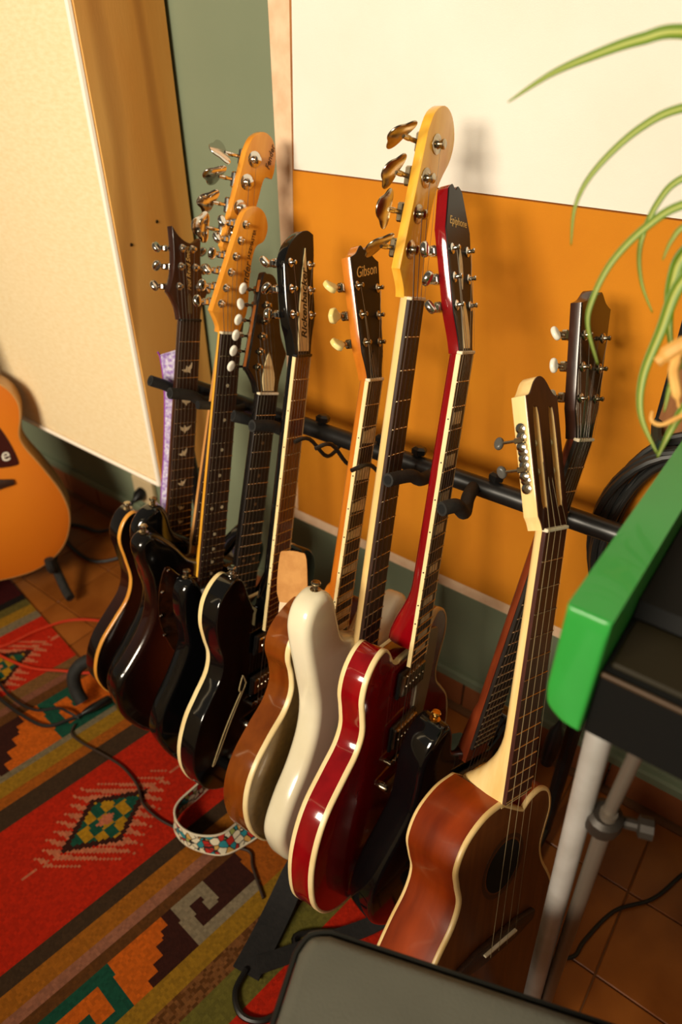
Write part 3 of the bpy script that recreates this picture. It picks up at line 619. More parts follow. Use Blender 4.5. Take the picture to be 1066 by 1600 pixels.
# 7 -- white bass
body = [(0, -955), (-70, -945), (-136, -905), (-168, -855), (-175, -815), (-158, -768), (-131, -722), (-113, -668), (-113, -615), (-131, -558), (-155, -490), (-162, -452), (-150, -422), (-120, -409), (-98, -425), (-80, -465), (-60, -505), (-31, -518, 1),
        (31, -545, 1), (60, -556), (85, -540), (105, -512), (130, -500), (148, -520), (150, -560), (135, -612), (120, -660), (122, -706), (145, -756), (168, -812), (165, -870), (125, -925), (60, -950)]
r7, P7, H7, R7, part7, *_ = guitar('bass_guitar', 'white bass guitar with amber maple headstock reaching highest on the white canvas', 'bass', POSE['wb'], dict(
    L=0.864, nf=20, wn=0.040, w12=0.054, body=body, th=0.044, br=0.013, bm=WHITEP, nm=MAPLEL, hm=MAPLEY, bdm=ROSEWOOD, heel=(-0.52, -0.61, 0.024), nd=(0.0165, 0.0185), head=HEAD_BASS, drop=0.010, ht=0.014, bass=True, ns=4,
    tm=NICKEL, tuners=[(-19, 60, -1, -37, 'clover'), (-12, 104, -1, -30, 'clover'), (-4, 148, -1, -23, 'clover'), (12, 190, -1, -16, 'clover')], bridge=('plate', CHROME),
    guards=[([(20, -565), (33, -565), (60, -580), (95, -570), (110, -600), (95, -660), (100, -740), (120, -800), (80, -830), (30, -740), (20, -680)], BLACKP)],
    pickups=[(-20, -690, 58, 28, BLACKP, 0), (24, -718, 58, 28, BLACKP, 0)], knobs=[(85, -790, CHROME), (105, -830, CHROME)], sbut=[(-122, -410, -0.05, 1), (0, -955, 0, -1)]))
part7(MB().prism(smooth_closed(mm([(20.1, -530, 1), (29, -530, 1), (29, -608, 1), (-29, -608, 1), (-29, -530, 1), (-20, -530, 1)]), 1), -0.0240, -0.0190), 'heel_finish', MAPLEY)
# 8 -- cherry semi-hollow
left = [(0, -868), (-82, -862), (-152, -835), (-198, -785), (-217, -722), (-215, -668), (-196, -622), (-160, -586), (-132, -560), (-121, -532), (-127, -500), (-135, -470), (-130, -440), (-112, -417), (-88, -408), (-70, -420), (-55, -440), (-40, -448), (-27, -446)]
r8, P8, H8, R8, part8, *_ = guitar('electric_guitar', 'cherry red semi-hollow guitar with cream binding and block inlays', 'guitar', POSE['epi'], dict(
    L=0.628, nf=22, body=mirror(left), th=0.043, bz=-0.015, br=0.003, bm=CHERRY, bind='fb', bindh=0.007, bindw=0.004, nm=CHERRY, bdm=ROSEWOOD, nbind=True, heel=(-0.33, -0.43, 0.046), heelsoft=True, inlay='block',
    head=[(-21, -1, 1), (-23, 18), (-31, 48, 1), (-37, 150, 1), (-20, 198, 1), (-9, 204), (0, 198), (9, 204), (20, 198, 1), (37, 150, 1), (31, 48, 1), (23, 18), (21, -1, 1)], tilt=14, drop=0.003, plate=HEADBLK,
    tm=CHROME, tuners=[(-22, 58, -1, -32, 'kidney'), (-23, 92, -1, -34, 'kidney'), (-24, 126, -1, -36, 'kidney'), (24, 126, 1, 36, 'kidney'), (23, 92, 1, 34, 'kidney'), (22, 58, 1, 32, 'kidney')],
    bridge=('tom', NICKEL), pickups=[(0, -490, 70, 36, NICKEL, 1), (0, -585, 70, 36, NICKEL, 1)], guards=[([(34, -440), (80, -436), (92, -460), (88, -560), (70, -630), (40, -620), (38, -520)], mat('pale_grey_guard', (150, 140, 118), 0.3), 0.004)], knobs=[(110, -690, BLACKP), (140, -660, BLACKP), (120, -735, BLACKP), (155, -705, BLACKP)], sbut=[(0, -868, 0, -1)]))
lettering('logo_lettering', 'Epiphone', 0.0140, DECALG, r8, P8 @ H8 @ T(0, 0.160, 0.0018), shear=0.25)
part8(MB().prism(smooth_closed(mm([(0, 78, 1), (4, 92), (5, 105), (4, 118), (0, 130, 1), (-4, 118), (-5, 105), (-4, 92)]), 3), 0.0016, 0.0022), 'inlay', PEARL, H8)
part8(MB().prism(smooth_closed(mm([(-10, 4, 1), (10, 4, 1), (10, 30), (7, 48), (3, 60, 1), (-3, 60, 1), (-7, 48), (-10, 30)]), 3), 0.0016, 0.0034, 0.0004, 1), 'truss_rod_cover', MAPLEL, H8)
# 9 -- black electric on the right, reddish neck
body = [(0, -845), (-80, -835), (-138, -796), (-163, -738), (-160, -684), (-140, -632), (-124, -586), (-126, -540), (-133, -490), (-120, -448), (-95, -432), (-76, -450), (-60, -490), (-29, -505, 1),
        (29, -520, 1), (50, -530), (72, -515), (90, -490), (115, -482), (130, -505), (128, -550), (118, -592), (130, -640), (152, -690), (160, -740), (136, -798), (80, -836)]
r9, P9, H9, R9, part9, out9, z9, _ = guitar('electric_guitar', 'black electric guitar with reddish neck and dark head beside the slotted headstock', 'guitar', POSE['g10'], dict(
    L=0.648, nf=24, body=body, th=0.050, br=0.008, bm=BLACK, nm=MAHOG, hm=MAHOGD, bdm=EBONY, heel=(-0.42, -0.52, 0.030), head=HEAD_GIB, tilt=14, drop=0.003, plate=mat('black_brown_veneer', (0, 0, 0)),
    tm=NICKEL, butm=IVORY, tuners=[(-21, 52, -1, -34, 'oval'), (-23, 91, -1, -36, 'oval'), (-25, 130, -1, -38, 'oval'), (25, 130, 1, 38, 'oval'), (23, 91, 1, 36, 'oval'), (21, 52, 1, 34, 'oval')],
    bridge=('tom', NICKEL), pickups=[(0, -560, 70, 36, CHROME, 0), (0, -630, 70, 36, BLACKP, 0)], guards=[([(-90, -560), (-70, -545), (-45, -560), (-40, -640), (-90, -660), (-110, -610)], mat('grey_black_guard', (34, 32, 30), 0.2))], knobs=[(90, -720, BLACKP)], sbut=[(-98, -433, -0.1, 1)], sbm=GOLD))
# 10 -- nylon-string with slotted head, standing in front
left = [(0, -828), (-86, -818), (-142, -780), (-170, -720), (-174, -655), (-158, -592), (-132, -546), (-107, -512), (-98, -481), (-107, -452), (-113, -424), (-98, -392), (-64, -370), (-27, -364, 1)]
body = left+[(27, -395, 1), (44, -384), (70, -380), (94, -394), (104, -424), (97, -455), (92, -482), (104, -512), (130, -547), (156, -592), (173, -655), (169, -720), (141, -780), (85, -818)]
SIDES = mat('mahogany_side', (160, 60, 12), 0.3, 0, (92, 26, 5), 7, coat=0.15, stretch=(1, 0.35, 3))
CEDAR = mat('cedar_top', (112, 62, 24), 0.35, 0, (94, 48, 16), 10, stretch=(10, 1, 10))
slot = [[(-24, 34), (-17, 26), (-10, 34), (-10, 136), (-17, 146), (-24, 136)], [(10, 34), (17, 26), (24, 34), (24, 136), (17, 146), (10, 136)]]
r10, P10, H10, R10, part10, out10, z10, _ = guitar('nylon_string_guitar', 'cutaway nylon-string guitar with blond slotted headstock and reddish mahogany sides', 'guitar', POSE['cls'], dict(
    L=0.650, nf=14, be=-0.364, by=-0.592, wn=0.048, w12=0.058, body=body, th=0.085, bz=-0.006, br=0.003, bm=SIDES, top=CEDAR, bind='fb', bindh=0.005, bindw=0.005, bindm=mat('maple_binding', (240, 208, 146), 0.35, 0, (226, 186, 116), 25), nm=MAPLEL, hm=MAPLEL, bdm=mat('dark_red_rosewood', (54, 24, 18), 0.4, 0, (74, 34, 24), 40, stretch=(8, 1, 8)), heel=(-0.265, -0.372, 0.080), heelp=2.0, nd=(0.016, 0.019),
    head=[(-27, -1, 1), (-29, 8), (-33, 16, 1), (-34, 160, 1), (-26, 163), (-14, 178), (-2, 184), (10, 180), (24, 164), (34, 160, 1), (33, 16, 1), (29, 8), (27, -1, 1)], tilt=15, drop=0.004, ht=0.020, slots=slot, plate=mat('rosewood_veneer', (60, 30, 20), 0.3, 0, (44, 20, 14), 30, stretch=(6, 1, 6)),
    tuners=[], ns=4, sorder=[9, 9, 9, 9], strm=mat('nylon', (140, 124, 92), 0.35), strk=0.7, bridge=('tie', ROSEWOOD)))
part10(MB().prism(ellipse(0.038, 0.038, -0.004, -0.470, 40), z10[1], z10[1]+0.0004), 'sound_hole', mat('hole_shade_black', (0, 0, 0)))  # top is uncut; black disc paints the dark of the hole
ros = [ellipse(0.047, 0.047, -0.004, -0.470, 40)]
part10(MB().band(ros[0], [(0, z10[1]), (0, z10[1]+0.0003), (0.006, z10[1]+0.0003), (0.006, z10[1])]), 'rosette', mat('rosette_brown', (60, 34, 18), 0.4))
for s_ in (-1, 1):
    pl = MB(); x = s_*0.0345
    pl.bbox((x, 0.086, -0.010), (0.0016, 0.070, 0.010), 0.0005)
    for y in (0.050, 0.060, 0.078, 0.086, 0.094, 0.112, 0.122): pl.lathe([(0.0066, 0), (0.0066, 0.0016), (0.004, 0.0026)], (x, y, -0.010), (s_, 0, 0), 12)
    tp = part10(pl, 'tuner_plate', CHROME, H10)
    for y in (0.069, 0.104):
        q = MB(); q.lathe([(0.0062, 0), (0.0062, 0.003), (0.003, 0.0045)], (x+s_*0.001, y-0.004, -0.010), (s_, 0, 0), 14)
        q.cyl((x+s_*0.004, y+0.004, -0.004), (x+s_*0.004, y+0.004, -0.034), 0.0020); q.bbox((x+s_*0.003, y+0.004, -0.012), (0.006, 0.007, 0.012), 0.001)
        to = part10(q, 'tuner', CHROME, H10)
        MB().prism(ellipse(0.0062, 0.0082, 0.006), -0.004, 0.004, 0.0035, 4).xf(T(x+s_*0.004, y+0.004, -0.034) @ Matrix.Rotation(math.radians(90), 4, 'Y') @ Matrix.Rotation(random.uniform(-0.8, 0.8), 4, 'X')).build('tuner_button', mat('grey_button', (84, 82, 78), 0.3), to, Z0)
        part10(MB().cyl((s_*0.010, y, -0.010), (s_*0.026, y, -0.010), 0.0050), 'string_roller', BONE, H10)

# ------------------------------------------------------------------ guitar rack
rk = empty('guitar_rack', T(-0.62, -0.4, 0), 'black tubular multi-guitar rack with foam-sleeved arms behind the necks', 'guitar rack'); Mi = rk.matrix_world.inverted()
BAR0, BAR1 = V((-1.05, -0.208, 0.741)), V((-0.13, -0.208, 0.758))
def barp(x): t = (x-BAR0.x)/(BAR1.x-BAR0.x); return BAR0.lerp(BAR1, t)
MB().cyl(BAR0, BAR1, 0.0155, n=18).build('top_bar', TUBE, rk, Mi)
PADP = [(-1.060, -0.445, 0.085), (-1.125, -0.480, 0.108), (-1.150, -0.512, 0.110), (-1.160, -0.540, 0.088), (-1.150, -0.552, 0.052), (-1.128, -0.556, 0.026)]
for x in (-1.03, -0.13):
    p = barp(x)
    MB().tube([p, (x, -0.215, 0.70), (x, -0.20, 0.30), (x, -0.19, 0.06), (x, -0.22, 0.025), (x, -0.36, 0.022), (x, -0.46, 0.022)], 0.0125, 10, 5).build('side_frame', TUBE, rk, Mi)
MB().cyl((-1.03, -0.33, 0.045), (-0.13, -0.33, 0.045), 0.011).build('bottom_rail', TUBE, rk, Mi)
MB().tube([(-1.03, -0.455, 0.05), (-0.98, -0.455, 0.042), (-0.7, -0.465, 0.04), (-0.5, -0.475, 0.04), (-0.13, -0.48, 0.04)], 0.013, 10, 4).build('bottom_rail', RUBBER, rk, Mi)
MB().tube(PADP, 0.0155, 12, 6).build('end_pad', RUBBER, rk, Mi, label='curved foam pad')
arms = [(-0.974, -0.318, 0.800), (-0.908, -0.330, 0.798), (-0.847, -0.322, 0.790), (-0.778, -0.306, 0.784), (-0.712, -0.328, 0.795), (-0.440, -0.338, 0.800), (-0.343, -0.354, 0.800)]
for (x, y, z) in arms:
    b = barp(x); path = [b+V((0.008, 0, 0)), (x+0.011, -0.262, b.z+0.014), (x+0.008, -0.290, (b.z+z)/2+0.010), (x, y, z)]
    if x == -0.343: path = [barp(-0.365), (-0.352, -0.256, b.z+0.008), (-0.337, -0.296, b.z+0.010), (-0.335, -0.328, z-0.006), (x, y, z)]
    a = MB().tube(path, 0.0102 if x != -0.847 else 0.0075, 12, 6).build('support_arm', RUBBER, rk, Mi)
    t = (V(path[-1])-V(path[-2])).normalized()
    MB().lathe([(0.0065, 0), (0.0065, 0.0006)], V(path[-1]), t, 12).build('sleeve_end', mat('hole_shade_black', (0, 0, 0)), a, Z0)  # darkness of the open sleeve painted as a black disc
for (x, y, z) in [(-0.623, -0.327, 0.795), (-0.578, -0.330, 0.800), (-0.506, -0.335, 0.790)]:
    b = barp(x); MB().tube([b+V((0.004, 0, -0.008)), (x+0.014, -0.262, b.z-0.006), (x+0.008, -0.300, z-0.004), (x, y, z)], 0.0034, 8, 5).build('wire_arm', TUBE, rk, Mi)
for x in (-0.80, -0.665, -0.54, -0.47, -0.335):
    b = barp(x); MB().lathe([(0.006, 0.012), (0.006, 0.017), (0.012, 0.018), (0.013, 0.026), (0.008, 0.030)], b, (0, 0.25, 1), 6).build('clamp_knob', BLACKP, rk, Mi, 20)

# ------------------------------------------------------------------ woven rug
RA = math.radians(8.5); RP = V((-1.279, -0.472, 0))
def ruv(u, v, z=0.0065): return (RP.x+u*math.cos(RA)+v*math.sin(RA), RP.y-u*math.sin(RA)+v*math.cos(RA), z)
C_ = dict(maroon=(70, 14, 14), black=(30, 24, 20), olive=(104, 92, 40), yellow=(166, 122, 30), grey=(134, 120, 92), red=(206, 40, 14), dusty=(132, 92, 50), pinkb=(142, 88, 66), brown=(104, 62, 26), ochre=(176, 104, 26), green=(26, 84, 64), gold=(196, 142, 26), orangeb=(176, 92, 22), dark=(72, 52, 34), pink=(168, 108, 82), dbrown=(62, 28, 20), fleck=(136, 86, 44), ogreen=(116, 108, 44), orange=(222, 104, 22), rose=(214, 120, 84), tan=(150, 134, 106))
BANDS = [(-0.335, 'maroon'), (-0.308, 'black'), (-0.275, 'olive'), (-0.238, 'yellow'), (-0.207, 'grey'), (-0.004, 'red'), (0.030, 'dusty'), (0.050, 'pinkb'), (0.078, 'brown'), (0.207, 'P1'), (0.222, 'grey'), (0.257, 'yellow'), (0.287, 'orangeb'), (0.330, 'dark'), (0.585, 'red'), (0.618, 'dark'), (0.652, 'ochre'), (0.676, 'pink'), (0.698, 'brown'), (0.786, 'P2'), (0.822, 'yellow'), (0.858, 'fleck'), (0.912, 'ogreen'), (1.2, 'red'), (1.25, 'dark'), (9, 'ochre')]
def inpoly(u, v, poly):
    c = False; n = len(poly); j = n-1
    for i in range(n):
        if (poly[i][1] > v) != (poly[j][1] > v) and u < (poly[j][0]-poly[i][0])*(v-poly[i][1])/(poly[j][1]-poly[i][1])+poly[i][0]: c = not c
        j = i
    return c
DI = [(0.391, -0.172), (0.453, -0.066), (0.511, -0.158), (0.455, -0.263)]; DC = (0.4525, -0.165)
def hook(u, v, u0, v0, su, sv):
    """squared spiral key in a cell: u 0..1 across the band, v 0..1 along"""
    a, b = (u-u0)/su, (v-v0)/sv
    return a, b
def rugcol(u, v):
    vv = v+0.0005*math.sin(u*900); name = 'ochre'
    for lim, nm in BANDS:
        if u < lim: name = nm; break
    if name == 'red':
        k = (0.455 if 0.33 <= u < 0.585 else (-0.105 if u < 0 else 1.055)); du = u-k
        per = 0.62; dv = ((v+0.165+per/2) % per)-per/2
        # lozenge frame in its own axes
        s1 = abs(du+0.10*dv*0)/0.061; a, b = du, dv
        d = abs(a)/0.062+abs(b)/0.1
        if d < 1.0:
            if d > 0.80: return C_['dbrown']
            i, j = int((a+1)/0.0145), int((b+1)/0.021)
            if d < 0.22: return C_['rose']
            return C_['green'] if (i+j*2) % 4 < 2 else C_['gold']
        # serrated flame edging
        if d < 1.85 and abs(b) < 0.15:
            t = (abs(b)+abs(a)*0.9)/0.026 if (a*b < 0) else (abs(b)-abs(a)*0.9+1)/0.026; fr = t-math.floor(t)
            if fr < 0.78*(1.85-d)/0.85: return C_['rose']
        if abs(a) < 0.004 and 0.15 < abs(b) < 0.175: return C_['rose']
        return C_['red']
    if name in ('P1', 'P2'):
        if name == 'P2': a = (u-0.698)/0.088; w = v
        else: a = (0.207-u)/0.129; w = -0.42-v*0.9
        per = 0.56; q = ((w+0.02) % per)-per    # -per..0
        q = q+0.0
        # cells along v: grey hook on brown, stepped diagonal, green hook on orange
        if q > -0.155:                       # brown ground with grey key
            g = (q+0.155)/0.155
            key = (a > 0.72 and g > 0.05) or (a < 0.18+0.0 and 0.08 < g < 0.52) or (0.05 < g < 0.22 and a < 1.0) or (0.38 < g < 0.52 and a < 0.55) or (0.36 < a < 0.55 and 0.38 < g < 0.52)
            return C_['tan'] if key else C_['dbrown']
        if q > -0.275:
            st = math.floor((a)*5)/5; lim = -0.165-0.09*st
            return C_['dbrown'] if q > lim else C_['orange']
        if q > -0.41:
            g = (q+0.41)/0.135
            key = (g > 0.80) or (a < 0.22) or (a > 0.80 and g > 0.45) or (0.40 < g < 0.58 and a > 0.5)
            return C_['green'] if key else C_['orange']
        return C_['orangeb']
    if name == 'fleck' and random.random() < 0.35: return C_['brown']
    return C_[name]
CS = 0.0052; us = [-0.62+CS*i for i in range(int(1.75/CS))]; rb = MB(); cols = []; vs = []; fs = []
vend = lambda u: 0.004+0.105*max(0, u)
NV = int(1.02/CS)
for i, u in enumerate(us):
    for j in range(NV+1):
        t = j/NV; v = -0.92+t*(0.92+vend(u)); vs.append(ruv(u, v, 0.0065+0.0009*math.sin(u*9+1)*math.cos(v*7)+0.0005))
for i in range(len(us)-1):
    for j in range(NV):
        a = i*(NV+1)+j; fs.append((a, a+1, a+NV+2, a+NV+1)); u = us[i]+CS/2; v = -0.92+(j+0.5)/NV*(0.92+vend(u))
        jit = random.uniform(0.90, 1.06)*0.86; c = rugcol(u, v); cols.append([lin(min(255, x*jit)) for x in c]+[1])
RUGM = mat('rug_wool', (180, 90, 40), 0.95, bump=0.6, bscale=420, stretch=(1, 0.5, 1), spec=0.15)
n_ = RUGM.node_tree; at = n_.nodes.new('ShaderNodeVertexColor'); at.layer_name = 'weave'; n_.links.new(at.outputs[0], n_.nodes['Principled BSDF'].inputs['Base Color'])
ro = rb.add(vs, [f[::-1] for f in fs]).build('woven_rug', RUGM, smooth=0)
ca = ro.data.color_attributes.new('weave', 'FLOAT_COLOR', 'CORNER'); flat = []
for c in cols: flat += c*4
ca.data.foreach_set('color', flat)
sd = ro.modifiers.new('thickness', 'SOLIDIFY'); sd.thickness = 0.005; sd.offset = -1
tag(ro, 'striped red, ochre and brown woven wool rug with diamond motif', 'rug')

# ------------------------------------------------------------------ straps
MOS = mat('mosaic_webbing', (200, 190, 160), 0.7); nt = MOS.node_tree; b_ = nt.nodes['Principled BSDF']
tc = nt.nodes.new('ShaderNodeTexCoord'); vo = nt.nodes.new('ShaderNodeTexVoronoi'); vo.inputs['Scale'].default_value = 72; nt.links.new(tc.outputs['Object'], vo.inputs['Vector'])
ve = nt.nodes.new('ShaderNodeTexVoronoi'); ve.feature = 'DISTANCE_TO_EDGE'; ve.inputs['Scale'].default_value = 72; nt.links.new(tc.outputs['Object'], ve.inputs['Vector'])
sp_ = nt.nodes.new('ShaderNodeSeparateColor'); nt.links.new(vo.outputs['Color'], sp_.inputs[0])
rp = nt.nodes.new('ShaderNodeValToRGB'); rp.color_ramp.interpolation = 'CONSTANT'; e = rp.color_ramp.elements; e[0].color = rgb(236, 226, 196); e[1].position = 0.34; e[1].color = rgb(40, 140, 150)
for p_, c in ((0.55, (190, 40, 26)), (0.72, (232, 222, 190)), (0.84, (160, 170, 90)), (0.92, (214, 168, 90))): x = e.new(p_); x.color = rgb(*c)
nt.links.new(sp_.outputs[0], rp.inputs[0]); gt = nt.nodes.new('ShaderNodeMath'); gt.operation = 'GREATER_THAN'; gt.inputs[1].default_value = 0.055; nt.links.new(ve.outputs['Distance'], gt.inputs[0])
mx = nt.nodes.new('ShaderNodeMix'); mx.data_type = 'RGBA'; mx.inputs[6].default_value = rgb(34, 30, 26); nt.links.new(gt.outputs[0], mx.inputs[0]); nt.links.new(rp.outputs[0], mx.inputs[7]); nt.links.new(mx.outputs[2], b_.inputs['Base Color'])
PIPE = mat('cream_piping', (228, 214, 184), 0.6); LEATHER = mat('tan_suede', (206, 150, 84), 0.8, 0, (186, 128, 66), 40, bump=0.3); LEATHERL = mat('pale_leather_lining', (222, 196, 160), 0.7)
edge = [(-0.50, -0.46, 0.030), (-0.563, -0.512, 0.016), (-0.582, -0.565, 0.012), (-0.604, -0.612, 0.012), (-0.648, -0.636, 0.012), (-0.690, -0.643, 0.012), (-0.724, -0.632, 0.012), (-0.737, -0.604, 0.012), (-0.733, -0.560, 0.012), (-0.727, -0.485, 0.014), (-0.70, -0.42, 0.02)]
side = [(-0.55, 0.35, 0.6), (-0.6, 0.40, 0.6), (-0.55, 0.40, 0.65), (-0.25, 0.30, 0.9), (0.0, 0.15, 1), (0.05, 0.1, 1), (0.1, 0.1, 1), (0.1, 0.0, 1), (0.05, 0.0, 1), (0.0, 0.0, 1), (0.0, 0.0, 1)]
path = [V(a_)+V((0, 0, 0.004))+V(b_).normalized()*0.024 for a_, b_ in zip(edge, side)]
rbm, pp, sdd = ribbon(path, 0.046, side, 0.0022)
sr = empty('guitar_strap', T(-0.6, -0.6, 0.006), 'mosaic-patterned webbing strap with cream piping looped on the rug', 'strap'); Mi = sr.matrix_world.inverted()
rbm.build('webbing', MOS, sr, Mi)
for s_ in (-1, 1):
    q = []
    for i in range(len(pp)):
        t = (pp[min(i+1, len(pp)-1)]-pp[max(i-1, 0)]).normalized(); w = sdd[i]; w = (w-t*w.dot(t)).normalized(); q.append(pp[i]+w*(s_*0.023))
    MB().tube(q, 0.0022, 6).build('piping', PIPE, sr, Mi)
# leather strap end on the gold-top's upper shoulder
le = empty('leather_strap_end', T(-0.57, -0.40, 0.52), 'tan suede strap end with pale lining and slit above the gold-top shoulder', 'strap'); Mi = le.matrix_world.inverted()
lo = smooth_closed(mm([(-24, -45), (-22, 38), (-12, 50), (12, 50), (22, 38), (24, -45, 1)]), 4)
LM = T(-0.566, -0.410, 0.600) @ Matrix.Rotation(math.radians(28), 4, 'Z') @ Matrix.Rotation(math.radians(80), 4, 'X')
MB().prism(lo, -0.0012, 0.0012, 0.0004, 1).xf(LM).build('strap_tab', LEATHER, le, Mi)
rbm, pp, sdd = ribbon([LM @ V((0, -0.046, 0)), LM @ V((0, -0.062, 0.008)), LM @ V((0.004, -0.075, 0.024)), LM @ V((0.010, -0.085, 0.050)), LM @ V((0.016, -0.105, 0.066))], 0.046, [LM.to_3x3() @ V((1, 0, 0))]*5, 0.0024)
rbm.build('folded_tab', LEATHERL, le, Mi)
sl = MB().tube([LM @ V((-0.016, -0.072, 0.022)), LM @ V((0.0, -0.0725, 0.026)), LM @ V((0.020, -0.070, 0.024))], 0.0012, 6, 3).build('button_slit', BLACKP, le, Mi)
# purple strap hanging behind the leftmost neck
PUR = mat('purple_floral_webbing', (150, 110, 190), 0.75, 0, (226, 222, 236), 170)
rbm, pp, sdd = ribbon([(-0.975, -0.262, 0.836), (-0.974, -0.259, 0.825), (-0.972, -0.261, 0.79), (-0.974, -0.265, 0.74), (-0.976, -0.285, 0.64), (-0.976, -0.31, 0.55), (-0.974, -0.33, 0.47)], 0.046, [(0.75, 0.6, 0)]*7, 0.003)
pu = empty('guitar_strap', T(-0.985, -0.31, 0.46), 'purple and white floral strap hanging behind the leftmost neck', 'strap')
rbm.build('webbing', PUR, pu, pu.matrix_world.inverted())
for s_ in (-1, 1):
    q = [pp[i]+V((0.75, 0.6, 0)).normalized()*(s_*0.023) for i in range(len(pp))]
    MB().tube(q, 0.0018, 6).build('edging', mat('violet_edging', (150, 60, 170), 0.7), pu, pu.matrix_world.inverted())
# black strap / tail lying on the rug below the cherry guitar
bs = empty('black_strap', T(-0.43, -0.65, 0.006), 'wide black strap with cord lying on the rug by the stool', 'strap'); Mi = bs.matrix_world.inverted()
BW = mat('black_webbing', (18, 16, 15), 0.85, 0, (28, 25, 23), 90, bump=0.4)
rbm, _, _ = ribbon([(-0.455, -0.50, 0.085), (-0.460, -0.56, 0.05), (-0.452, -0.62, 0.022), (-0.440, -0.68, 0.015), (-0.430, -0.735, 0.014)], 0.052, [(1, 0.1, 0.25), (1, 0.15, 0.2), (1, 0.2, 0.1), (1, 0.25, 0.1), (1, 0.3, 0.1)], 0.004)
rbm.build('webbing', BW, bs, Mi)
MB().tube([(-0.432, -0.73, 0.018), (-0.425, -0.765, 0.014), (-0.395, -0.782, 0.012), (-0.36, -0.765, 0.012), (-0.345, -0.72, 0.012), (-0.37, -0.665, 0.014), (-0.40, -0.64, 0.014), (-0.36, -0.60, 0.014), (-0.31, -0.56, 0.014)], 0.0055, 8, 6).build('cord', BLACKP, bs, Mi)
rbm, _, _ = ribbon([(-0.420, -0.715, 0.02), (-0.385, -0.665, 0.02), (-0.345, -0.61, 0.022), (-0.30, -0.55, 0.03), (-0.27, -0.50, 0.05)], 0.030, [(0.7, -0.6, 0.1)]*5, 0.003)
rbm.build('webbing', BW, bs, Mi)

# ------------------------------------------------------------------ cables
def cable(name, label, pts, r, m, z=0.012, group=None):
    pts = [(p[0], p[1], p[2] if len(p) > 2 else z) for p in pts]
    o = MB().tube(pts, r, 8, 6).build(name, m); tag(o, label, 'cable', group); return o
CBL = mat('black_cable', (20, 19, 18), 0.5)
co = empty('guitar_cable', T(-1.1, -0.58, 0.008), 'doubled black cable with connector crossing the rug at left', 'cable'); Mi = co.matrix_world.inverted()
MB().tube([(-1.40, -0.655, 0.013), (-1.314, -0.664, 0.013), (-1.213, -0.659, 0.013), (-1.147, -0.643, 0.013), (-1.119, -0.600, 0.014), (-1.100, -0.560, 0.018)], 0.0042, 8, 6).build('lead', CBL, co, Mi)
MB().tube([(-1.40, -0.63, 0.013), (-1.30, -0.645, 0.013), (-1.21, -0.635, 0.015), (-1.165, -0.600, 0.020), (-1.13, -0.592, 0.022), (-1.105, -0.585, 0.013)], 0.0032, 8, 6).build('lead', CBL, co, Mi)
MB().lathe([(0.004, 0), (0.008, 0.012), (0.0105, 0.03), (0.0105, 0.065), (0.008, 0.07)], (-1.107, -0.575, 0.018), (0.25, 0.85, 0.05), 12).build('connector', BLACKP, co, Mi)
cable('thin_cable', 'thin dark cable running across the diamond motif to the strap', [(-1.100, -0.600), (-1.085, -0.620), (-1.045, -0.621), (-0.97, -0.610), (-0.917, -0.606), (-0.86, -0.615), (-0.818, -0.635), (-0.77, -0.638), (-0.717, -0.629), (-0.64, -0.61), (-0.575, -0.577), (-0.545, -0.595), (-0.49, -0.625)], 0.0028, mat('dark_brown_cable', (52, 36, 26), 0.5), 0.0112)
cable('red_cable', 'red instrument cable looping over the tiles and rug edge', [(-1.62, -0.66), (-1.50, -0.60), (-1.458, -0.560), (-1.439, -0.479), (-1.404, -0.404), (-1.332, -0.353), (-1.26, -0.33), (-1.18, -0.36), (-1.17, -0.44), (-1.21, -0.49), (-1.263, -0.521), (-1.337, -0.564), (-1.441, -0.588), (-1.55, -0.59)], 0.0036, mat('red_cable', (196, 50, 18), 0.4), 0.0115)
cable('power_cable', 'black power cable drooping from the wall socket behind the acoustic guitar', [(-1.52, -0.06, 0.165), (-1.56, -0.10, 0.09), (-1.66, -0.11, 0.02), (-1.75, -0.12, 0.008), (-1.80, -0.15, 0.008), (-1.74, -0.19, 0.008), (-1.63, -0.21, 0.008), (-1.555, -0.20, 0.008), (-1.50, -0.14, 0.02), (-1.46, -0.07, 0.06), (-1.45, -0.03, 0.09)], 0.0055, CBL)
cable('floor_cable', 'black cable curving over the tiles beside the steel legs', [(-0.09, -0.46), (-0.050, -0.435), (-0.026, -0.400), (0.004, -0.372), (0.010, -0.335), (0.035, -0.255), (0.085, -0.190), (0.118, -0.106), (0.16, -0.02)], 0.0035, CBL, 0.007)

# ------------------------------------------------------------------ keyboard with green cheek on its steel stand
GREEN = mat('green_gloss_paint', (44, 148, 58), 0.4, 0, (40, 140, 52), 12, coat=0.25)
kb = empty('keyboard', T(-0.02, -0.5, 0.87), 'black keyboard with a bright green painted wooden end cheek', 'keyboard'); Mi = kb.matrix_world.inverted()
cko = smooth_closed([(-0.0895, 0.985, 1), (-0.0895, 0.900, 1), (-0.0860, 0.880), (-0.0740, 0.869), (-0.0640, 0.866, 1), (-0.0565, 0.866, 1), (-0.0565, 0.985, 1)], 5)
CM = Matrix(((1, 0, 0, 0), (0, 0, -1, -0.15), (0, 1, 0, 0), (0, 0, 0, 1)))
MB().prism(cko, 0, 0.492, 0.0035, 3).xf(CM).build('end_cheek', GREEN, kb, Mi, label='bright green painted end cheek')
CM = Matrix(((0, 0, 1, -0.0895), (1, 0, 0, 0), (0, 1, 0, 0), (0, 0, 0, 1)))
